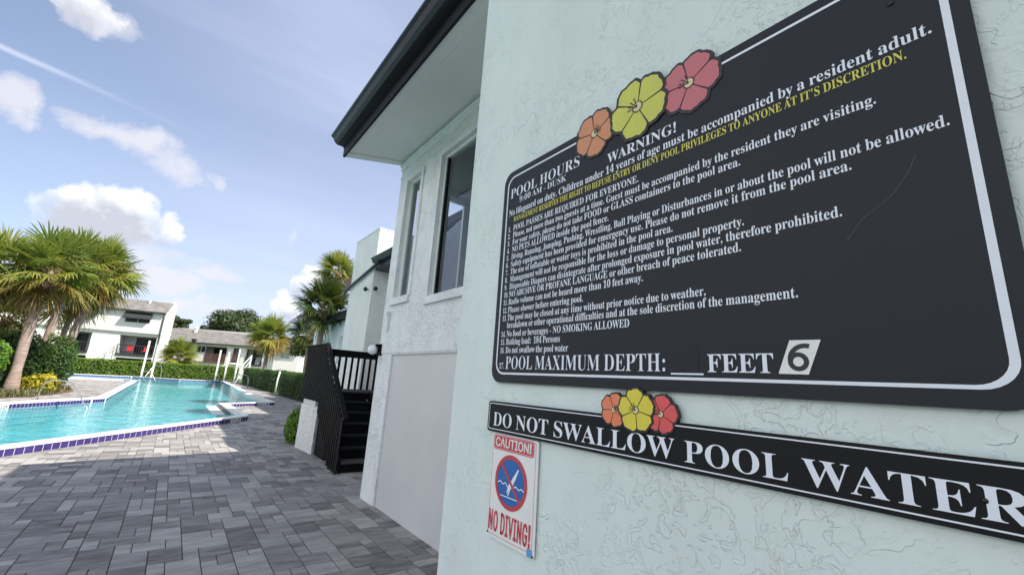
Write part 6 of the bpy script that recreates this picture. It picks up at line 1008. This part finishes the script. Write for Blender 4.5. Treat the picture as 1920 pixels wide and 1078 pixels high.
# ------------------------------------------------------------------ pool furniture
def hand_rail(loc, yaw, scale, label, hs=1.0):
    t = thing('pool_handrail', loc, label, 'handrail', 'steel handrails at the pool')
    c, s = math.cos(yaw), math.sin(yaw)
    P = lambda a, z, w=0: (loc[0]+(a*c-w*s)*scale, loc[1]+(a*s+w*c)*scale, loc[2]+z*scale*hs)
    for w, nm in ((0, 'rail'),):
        pts = [P(0, 0, w), P(.03, .45, w), P(.08, .68, w), P(.16, .80, w), P(.28, .85, w), P(.62, .85, w), P(.78, .80, w), P(.92, .62, w), P(1.25, .12, w), P(1.42, -.12, w)]
        b = MB(); b.tube(pts, .022 if hs < 1 else .021*max(1, scale), 10); b.build(nm, M['steel'], t, True)
    for a in (0,):
        b = MB(); b.tube([P(a, 0), P(a, .025)], .055*scale, 14); b.build('flange', M['steel'], t, True)
hand_rail((-3.45, 22.0, .0), R_(-50), 1.72, 'bent steel handrail rising from the left island steps, nearest the palms', .54)
hand_rail((-.72, 57.4, .05), R_(232), 1.5, 'thin steel handrail at the far edge of the pool before the long hedge')
hand_rail((5.05, 40.6, .0), R_(222), 1.25, 'steel handrail on the right edge of the pool beside the dark hedges')
hand_rail((-1.95, 47.3, .05), R_(-20), .9, 'small curved grab rail at the far tip of the island')

def post(name, x, y, h, w, label, group='plain white posts around the pool'):
    b = MB(); b.box((x-w/2, y-w/2, -.02), (x+w/2, y+w/2, h)); b.box((x-w/2-.012, y-w/2-.012, h), (x+w/2+.012, y+w/2+.012, h+.05)); b.box((x-w/2-.02, y-w/2-.02, 0), (x+w/2+.02, y+w/2+.02, .12))
    return tag(b.build(name, M['white_paint'], bevel=.006), label, 'post', group)
post('white_post', -2.30, 58.2, 3.7, .15, 'taller white post of the pair by the left far edge of the pool')
post('white_post', -1.50, 58.2, 3.3, .15, 'shorter white post of the pair by the left far edge of the pool')
post('white_post', 3.94, 57.6, 3.35, .15, 'leftmost white post at the right far corner of the pool')
post('white_post', 4.76, 57.6, 3.25, .15, 'white post in line with a white column of the low apartment row')
post('white_post', 7.6, 63.0, 3.2, .16, 'short white post rising behind the dark hedges')
def trellis():
    t = thing('white_gate_frame', (6.0, 57.5, 0), 'white gate frame of two posts and a crossbar at the right far pool corner', 'gate frame')
    b = MB(); b.box((5.65, 57.5, 0), (5.80, 57.65, 3.7)); b.build('post', M['white_paint'], t)
    b = MB(); b.tube([(6.15, 57.6, 0), (6.15, 57.6, 1.3), (6.35, 57.6, 2.0), (6.75, 57.6, 2.7), (6.95, 57.6, 3.0)], .07, 8); b.build('post', M['white_paint'], t, True)
    b = MB(); b.tube([(6.42, 57.4, 0), (6.42, 57.4, 1.25), (6.6, 57.4, 1.9), (6.95, 57.4, 2.5)], .05, 8); b.build('post', M['white_paint'], t, True)
    b = MB(); b.box((5.0, 57.52, 1.98), (6.3, 57.62, 2.10)); b.build('crossbar', M['white_paint'], t)
trellis()
def shower():
    t = thing('leaning_white_post', (6.35, 35.8, 0), 'weathered white post with a steel cap in the gap between dark hedges', 'post')
    b = MB(); b.tube([(6.35, 36.4, 0), (6.36, 36.4, .9), (6.44, 36.4, 1.55)], .055, 8); b.build('post', M['white_paint'], t, True)
    b = MB(); b.sphere((6.46, 36.4, 1.64), .1, 10, 8); b.build('post_cap', M['steel'], t, True)
shower()
def lamp_post():
    t = thing('garden_lamp_post', (1.35, 66.2, 0), 'thin black garden lamp post in front of the low bushy palm', 'lamp post')
    b = MB(); b.tube([(1.55, 66.2, 0), (1.55, 66.2, 4.3)], .06, 8); b.build('pole', M['far_dark'], t)
    b = MB(); b.tube([(1.55, 66.2, 4.3), (1.55, 66.2, 4.4), (1.55, 66.2, 4.75), (1.55, 66.2, 4.8)], [.12, .2, .28, .05], 8); b.build('lantern', M['far_dark'], t)
    b = MB(); b.beam((1.2, 66.2, 4.55), (1.95, 66.2, 4.55), .06, .06); b.build('crossarm', M['far_dark'], t)
lamp_post()
def marker(name, A, d, w, h0, h1, off, text, label):
    """white depth plaque on the curb face with black lettering"""
    A = Vector(A); d = Vector(d).normalized(); n = Vector((d.y, -d.x))
    t = thing(name, (A.x, A.y, 0), label, 'pool marker')
    P = lambda s, z, e: (A.x+d.x*s+n.x*(off+e), A.y+d.y*s+n.y*(off+e), z)
    b = MB(); c = [P(0, h0, -.004), P(w, h0, -.004), P(w, h1, -.004), P(0, h1, -.004), P(0, h0, .006), P(w, h0, .006), P(w, h1, .006), P(0, h1, .006)]
    b.tris(c, [(3, 2, 1, 0), (4, 5, 6, 7), (0, 1, 5, 4), (1, 2, 6, 5), (2, 3, 7, 6), (3, 0, 4, 7)]); b.build('plaque', M['sticker'], t)
    q = MB(); lay_text(q, text, SANS, lambda s, z: P(s, z, .0075), .04, w-.04, h0+.012, h1-h0-.024, 26); q.build('lettering', M['ink'], t)
SANS['T'] = SANS['T']; 
p0 = Vector(POOL[0]); p1 = Vector(POOL[1]); dd = (p1-p0).normalized()
mk = p0+dd*15.02; marker('depth_marker', mk, dd, .53, .004, .115, .004, '3 FT 6 IN', 'white depth plaque on the near curb of the pool, among navy tiles')
p0 = Vector(POOL[2]); p1 = Vector(POOL[3]); dd = (p1-p0).normalized(); mk = p0+dd*1.6
marker('depth_marker', mk, dd, .65, .004, .115, .004, '3 FT 6 IN', 'sunlit white depth plaque on the farther curb where the deck steps back')
dd = Vector((2.54, 4.85)).normalized(); nn = Vector((dd.y, -dd.x)); q = Vector((-4.9, 17.95))+nn*.295+dd*1.62
marker('depth_marker', q, dd, .55, -.01, .10, .004, '3 FT 6 IN', 'white depth plaque cut off by the left edge of the view, beside the island')
def step_plate():
    t = thing('pool_step_plate', (1.72, 18.6, .1), 'pale textured step plate lying at the pool corner by the shaded curb', 'step plate')
    b = MB(); b.box((1.30, 16.95, .09), (1.62, 20.6, .115)); b.build('plate', M['panel_paint'], t)
    for x in (1.66, 1.74):
        b = MB(); b.box((x, 16.8, .10), (x+.035, 20.9, .150)); b.build('slot_rail', M['gutterslot'], t)
step_plate()

# ------------------------------------------------------------------ planting
def rvec(rnd):
    while True:
        v = Vector((rnd.uniform(-1, 1), rnd.uniform(-1, 1), rnd.uniform(-1, 1)))
        if .05 < v.length < 1: return v.normalized()
def leaf(mb, c, nrm, L, W, rnd, tone):
    a = nrm.cross(rvec(rnd)); a = a.normalized() if a.length > .01 else Vector((1, 0, 0)); b = nrm.cross(a)
    c = Vector(c); p0 = c-a*L*.5; p1 = c+b*W*.5; p2 = c+a*L*.5; p3 = c-b*W*.5
    mb.quad(p0, p1+nrm*W*.12, p2, p3+nrm*W*.12, 0, tone)

def fan(mb, base, direction, stalk, R, rnd, tone, n=22, droop=.5, wid=1.0):
    """sabal frond: a stalk, then a folded fan of strap leaflets that arch and hang at the tips"""
    d = Vector(direction).normalized(); up = Vector((0, 0, 1))
    side = d.cross(up); side = side.normalized() if side.length > .05 else Vector((1, 0, 0)); nrm = side.cross(d)
    tip = Vector(base)+d*stalk - up*stalk*.10*droop
    pv = Vector(base); w = .016
    mb.quad(pv-side*w, pv+side*w, tip+side*w*.7, tip-side*w*.7, 0, min(.62, tone))
    tw = rnd.uniform(-.8, .8); side = (side*math.cos(tw)+nrm*math.sin(tw)).normalized(); nrm = side.cross(d)
    for i in range(n):
        a = R_(-118+236*(i+.5)/n+rnd.uniform(-3, 3)); ca, sa = math.cos(a), math.sin(a)
        ld = (d*ca + side*sa - nrm*.22*abs(sa)).normalized()
        L = R*(.62+.38*max(0, ca))*rnd.uniform(.88, 1.08)
        wd = R*.031*wid; cr = ld.cross(nrm); cr = cr.normalized() if cr.length > .05 else side
        cr = (cr + nrm*rnd.uniform(-.5, .5)).normalized()
        st = tip + d*R*.10*max(0, ca)
        g = droop*(.35+.3*rnd.random())
        p = [st, st+ld*L*.45-up*L*.05*g, st+ld*L*.8-up*L*.28*g, st+ld*L*.98-up*L*.62*g]
        ws = [wd*.55, wd, wd*.62, .002]
        tt = min(1, max(0, tone+rnd.uniform(-.07, .07)))
        for k in range(3): mb.quad(p[k]-cr*ws[k], p[k]+cr*ws[k], p[k+1]+cr*ws[k+1], p[k+1]-cr*ws[k+1], 0, tt-(.06*k if tone < .6 else .015*k))
def palm(name, base, top, R, label, seed, fronds=38, dead=10, trunk=True, r0=.21, group=None, green=.8, boots=True, nleaf=28, skirt=.16, mat='palmleaf'):
    rnd = random.Random(seed)
    t = thing(name, base, label, 'palm tree', group); B = Vector(base); T = Vector(top)
    if trunk:
        k = 16; pts = []; rs = []
        bow = Vector((rnd.uniform(-.12, .12), rnd.uniform(-.12, .12), 0))
        for i in range(k+1):
            f = i/k; pts.append(B.lerp(T, f)+bow*math.sin(math.pi*f)*1.0)
            rs.append(r0*(1.22-.42*min(1, f*5) if f < .2 else .86-.06*f+.18*max(0, f-.82)/.18*1.0)*(1+rnd.uniform(-.035, .035)))
        b = MB(); b.tube(pts, rs, 14); b.build('trunk', M['palmbark'], t, True)
        if boots:
            b = MB()
            for i in range(46):
                f = rnd.uniform(.80, 1.0); a = rnd.uniform(0, 6.283); p = B.lerp(T, f); o = Vector((math.cos(a), math.sin(a), 0))
                q = p+o*r0*.85; b.beam(q, q+o*.16+Vector((0, 0, .22)), .07, .025)
            b.build('frond_stubs', M['palmboot'], t)
    b = MB(); C = T
    for i in range(fronds):
        f = (i+.5)/fronds; el = 88-126*f**.9+rnd.uniform(-15, 15); az = i*2.39996+rnd.uniform(-.25, .25); e = R_(el)
        d = Vector((math.cos(az)*math.cos(e), math.sin(az)*math.cos(e), math.sin(e)))
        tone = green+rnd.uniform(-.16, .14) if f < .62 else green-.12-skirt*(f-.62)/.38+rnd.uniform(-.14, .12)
        if rnd.random() < .07: tone = .5
        st = R*(.34+.22*rnd.random())
        fan(b, C+Vector((0, 0, rnd.uniform(-.15, .12)*R*.4)), d, st, R*.60*rnd.uniform(.9, 1.08), rnd, tone, nleaf, .22+.75*f)
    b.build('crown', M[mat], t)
    if dead:
        b = MB()
        for i in range(dead):
            az = rnd.uniform(0, 6.283); e = R_(rnd.uniform(-78, -38)); d = Vector((math.cos(az)*math.cos(e), math.sin(az)*math.cos(e), math.sin(e)))
            fan(b, C-Vector((0, 0, R*.12)), d, R*.36, R*.46, rnd, rnd.uniform(.05, .32), 14, 1.5, .8)
        # old flower stalks
        for i in range(int(dead*1.6)):
            az = rnd.uniform(0, 6.283); d = Vector((math.cos(az), math.sin(az), rnd.uniform(-.3, .5)))
            for j in range(26):
                p = C+d*R*rnd.uniform(.4, .78)+rvec(rnd)*R*.16; leaf(b, p, rvec(rnd), R*.10, R*.012, rnd, rnd.uniform(.1, .3))
        b.build('dead_fronds', M['palmleaf'], t)
    return t
GP = 'sabal palms in the island bed'
palm('palm_tree', (-4.96, 26.5, 0), (-4.88, 26.5, 5.15), 1.9, 'nearest palm on the left, its whole leaning pale trunk visible to the ground', 3, 44, 12, group=GP, green=.66)
palm('palm_tree', (-5.15, 31.0, 0), (-4.88, 31.0, 6.2), 2.05, 'palm behind the dark shrub with its trunk second from the left', 4, 42, 14, group=GP, green=.62)
palm('palm_tree', (-4.75, 32.0, 0), (-4.05, 32.0, 6.2), 2.1, 'rightmost palm of the left cluster, crown spreading over the apartment roof', 5, 46, 14, group=GP, green=.68)
palm('palm_tree', (-5.3, 33.6, 0), (-4.9, 33.6, 5.0), 1.9, 'slim palm trunk half hidden between the two thicker ones', 6, 34, 10, r0=.15, group=GP, green=.7)
palm('palm_tree', (-6.9, 27.2, 0), (-6.5, 27.2, 5.0), 1.95, 'palm cut off by the left edge of the view', 7, 38, 14, group=GP, green=.6)
palm('low_palm', (-6.8, 31.5, 0), (-6.75, 31.5, 3.2), 1.3, 'small yellowish palm crown low behind the dark shrub at far left', 17, 24, 8, r0=.12, green=.5)
palm('street_palm', (7.75, 52, 0), (7.70, 52, 5.1), 2.45, 'round yellow green palm before the low apartment row, alone on a dark trunk', 8, 46, 8, r0=.22, green=.56)
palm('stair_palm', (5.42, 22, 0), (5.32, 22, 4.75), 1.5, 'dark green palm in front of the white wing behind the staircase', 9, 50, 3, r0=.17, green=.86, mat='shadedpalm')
palm('tower_palm', (6.9, 27.2, 0), (7.05, 27.2, 7.75), 1.5, 'high palm with yellow green fronds rising behind the white tower', 10, 44, 10, r0=.19, green=.62)
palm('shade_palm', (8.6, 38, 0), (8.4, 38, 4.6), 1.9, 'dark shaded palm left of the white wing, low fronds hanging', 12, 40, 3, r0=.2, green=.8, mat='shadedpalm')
palm('bushy_palm', (.55, 65.8, 0), (.45, 65.8, 2.55), 2.25, 'low bushy palm behind the far hedge with straw coloured skirt', 13, 44, 26, r0=.2, green=.66)

def oak(name, base, cr, h, trunk_h, label, seed, clumps=34, mat='oakleaf', per=230, leafsize=.55, cat='tree'):
    """branching trunk with leaf clusters at the limb ends, gaps left between"""
    rnd = random.Random(seed); t = thing(name, base, label, cat); B = Vector(base)
    b = MB(); b.tube([B, B+Vector((.1, 0, trunk_h*.6)), B+Vector((0, .1, trunk_h))], [.45, .36, .30], 10)
    lf = MB(); C = B+Vector((0, 0, h-cr[2]))
    for i in range(clumps):
        v = rvec(rnd); v.z = abs(v.z)*1.0-.32; k = rnd.uniform(.45, .95)
        p = C+Vector((v.x*cr[0], v.y*cr[1], v.z*cr[2]))*k
        mid = B+Vector((0, 0, trunk_h))+(p-B-Vector((0, 0, trunk_h)))*.5+Vector((0, 0, .3))
        b.tube([B+Vector((0, 0, trunk_h*.95)), mid, p], [.16, .09, .03], 5, caps=False)
        r = cr[2]*rnd.uniform(.20, .42); tn = rnd.uniform(.25, .8)
        for j in range(per):
            d = rvec(rnd); rr = r*rnd.random()**.45
            leaf(lf, p+Vector((d.x*rr*1.25, d.y*rr*1.25, d.z*rr*.85)), (d+Vector((0, 0, .4))).normalized(), leafsize*rnd.uniform(.6, 1.2), leafsize*.62, rnd, min(1, max(0, tn+rnd.uniform(-.3, .3))))
    b.build('trunk', M['oakbark'], t, True); lf.build('crown', M[mat], t)
oak('oak_tree', (8.7, 100, 0), (5.2, 5, 4.9), 14.5, 5.5, 'large round dark oak beyond the low apartment roof', 21, 44)
oak('oak_tree', (13.5, 104, 0), (3.4, 4, 3.4), 12.2, 5, 'smaller oak to the right of the large round one behind the roof', 22, 26)
oak('distant_tree', (-1.2, 120, 0), (3.6, 3, 2.2), 12.4, 5, 'low olive tree top peeking over the roof left of the oak', 23, 20)
oak('distant_tree', (4.2, 112, 0), (2.0, 3, 2.0), 11.0, 5, 'small tree tuft just left of the large oak', 24, 14)
oak('dark_tree', (12.0, 47, 0), (3.2, 3, 3.2), 7.4, 2.2, 'dark broadleaf tree filling the gap behind the shaded palm', 25, 34, leafsize=.32)

def hedge(name, p, q, width, h0, h1, label, seed, n, leafmatname='hedgeleaf', L=.16, base=0.0, group='clipped hedges round the pool deck', bulge=.08):
    """clipped hedge: dense leaf shell over a dark woody core, along the line p-q"""
    rnd = random.Random(seed); p = Vector(p); q = Vector(q); d = (q-p); ln = d.length; d /= ln; s = Vector((-d.y, d.x))
    t = thing(name, (*((p+q)/2), base), label, 'hedge', group)
    fr = (tuple(p), tuple(d), tuple(s)); b = MB(); hw = width/2
    c = MB(); zz = lambda u: h0+(h1-h0)*u/ln
    cc = [(u, w, z) for z in (0, 1) for u, w in ((.12, -hw+.14), (ln-.12, -hw+.14), (ln-.12, hw-.14), (.12, hw-.14))]
    c.tris([fp(fr, u, w, base if z == 0 else zz(u)-.14) for u, w, z in cc], [(3, 2, 1, 0), (4, 5, 6, 7), (0, 1, 5, 4), (1, 2, 6, 5), (2, 3, 7, 6), (3, 0, 4, 7)]); c.build('branches', M['hedgecore'], t)
    areas = [ln*h0, ln*h0, ln*width, width*h0, width*h0]; tot = sum(areas)
    for i in range(n):
        r = rnd.random()*tot; k = 0
        while r > areas[k]: r -= areas[k]; k += 1
        u = rnd.uniform(0, ln); z = base+rnd.random()**.9*(zz(u)-base); w = rnd.uniform(-hw, hw)
        lump = bulge*(math.sin(u*2.1+seed)+math.sin(u*5.3+1.7*seed+z*3)+.6*math.sin(z*7+u*1.3))*.5
        dep = rnd.random()**2*.22-.05
        if k == 0: w = -hw+dep+lump; nv = -s.to_3d()
        elif k == 1: w = hw-dep+lump; nv = s.to_3d()
        elif k == 2: z = zz(u)-dep+lump*.6; nv = Vector((0, 0, 1))
        elif k == 3: u = dep; nv = -d.to_3d()
        else: u = ln-dep; nv = d.to_3d()
        nv = (nv+rvec(rnd)*.85+Vector((0, 0, .25))).normalized()
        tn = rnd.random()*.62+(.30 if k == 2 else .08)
        leaf(b, fp(fr, u, w, max(base+.02, z)), nv, L*rnd.uniform(.7, 1.3), L*.55, rnd, tn)
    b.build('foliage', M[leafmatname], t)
hedge('hedge', (-12.5, 60.0), (6.4, 63.2), 1.3, 1.52, 1.62, 'long bright green hedge running along the far side of the pool', 31, 15000, L=.17)
hedge('hedge', (6.65, 26.5), (6.75, 34.2), 1.2, 1.42, 1.5, 'nearest dark hedge block on the right beside the staircase', 32, 9000, 'darkleaf', L=.11)
hedge('hedge', (6.7, 36.6), (6.75, 42.2), 1.2, 1.5, 1.5, 'middle dark hedge block on the right of the pool deck', 33, 5000, 'darkleaf', L=.13)
hedge('hedge', (6.75, 43.0), (6.9, 55.5), 1.25, 1.5, 1.6, 'farthest dark hedge block on the right, next to the white gate frame', 34, 6500, 'darkleaf', L=.15)

def shrub(name, c, r, label, seed, n, mat, L, core=True, tones=(.1, .9), cat='shrub', group=None):
    rnd = random.Random(seed); t = thing(name, (c[0], c[1], max(0, c[2]-r[2])), label, cat, group); b = MB()
    if core:
        k = MB(); k.sphere(c, 1, 14, 9, sq=(r[0]*.80, r[1]*.80, r[2]*.80)); k.build('branches', M['hedgecore'], t, True)
    for i in range(n):
        d = rvec(rnd); lump = 1+.10*math.sin(d.x*5+seed)+.08*math.sin(d.z*7+d.y*4+seed*2)+.05*math.sin(d.x*13+d.z*11)
        k = (1-.30*rnd.random()**2)*lump; p = Vector((c[0]+d.x*r[0]*k, c[1]+d.y*r[1]*k, c[2]+d.z*r[2]*k))
        if p.z < .03: continue
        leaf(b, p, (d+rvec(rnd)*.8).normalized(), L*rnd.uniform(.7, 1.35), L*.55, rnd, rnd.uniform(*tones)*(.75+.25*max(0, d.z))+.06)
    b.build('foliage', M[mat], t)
shrub('round_shrub', (-5.65, 28.7, 1.32), (1.05, .85, 1.5), 'tall dark rounded shrub filling the bed behind the nearest palm', 41, 5200, 'darkleaf', .13)
shrub('round_shrub', (-4.38, 29.6, 1.33), (.66, .75, 1.3), 'smaller green rounded shrub next to the far hedge end', 42, 3800, 'darkleaf', .12, tones=(.35, 1))
shrub('lime_shrub', (-5.72, 26.2, 1.45), (.55, .55, .62), 'bright lime green shrub at the far left edge beside the palm trunk', 43, 1400, 'limeleaf', .12)
shrub('low_shrub', (-5.75, 26.9, .6), (.6, .5, .7), 'dark low shrub under the bright lime one', 46, 1200, 'darkleaf', .12, tones=(.05, .5))
shrub('croton_bush', (-4.30, 27.4, .40), (.58, .45, .42), 'yellow variegated croton bush at the foot of the shrubs', 44, 1500, 'crotonleaf', .13, core=True)
shrub('stair_bush', (2.46, 11.15, .34), (.17, .34, .40), 'light green leafy bush growing against the low white pier', 45, 1500, 'limeleaf', .07)
def ground_cover():
    rnd = random.Random(51); b = MB(); n = 0
    while n < 5200:
        x, y = rnd.uniform(-8.5, -3.8), rnd.uniform(23.4, 31.5)
        if not inside((x, y), BED): continue
        h = rnd.uniform(.10, .26); a = rnd.uniform(0, 6.28); d = Vector((math.cos(a), math.sin(a), 0)); w = Vector((-d.y, d.x, 0))*.012
        p = Vector((x, y, .01)); q = p+d*h*.5+Vector((0, 0, h)); e = q+d*h*.6+Vector((0, 0, -h*.15)); tn = rnd.random()
        b.quad(p-w, p+w, q+w, q-w, 0, tn); b.quad(q-w, q+w, e+w*.1, e-w*.1, 0, tn); n += 1
    o = b.build('ground_cover', M['groundleaf']); tag(o, 'low grassy ground cover edging the island bed', 'ground cover', None, 'stuff')
ground_cover()
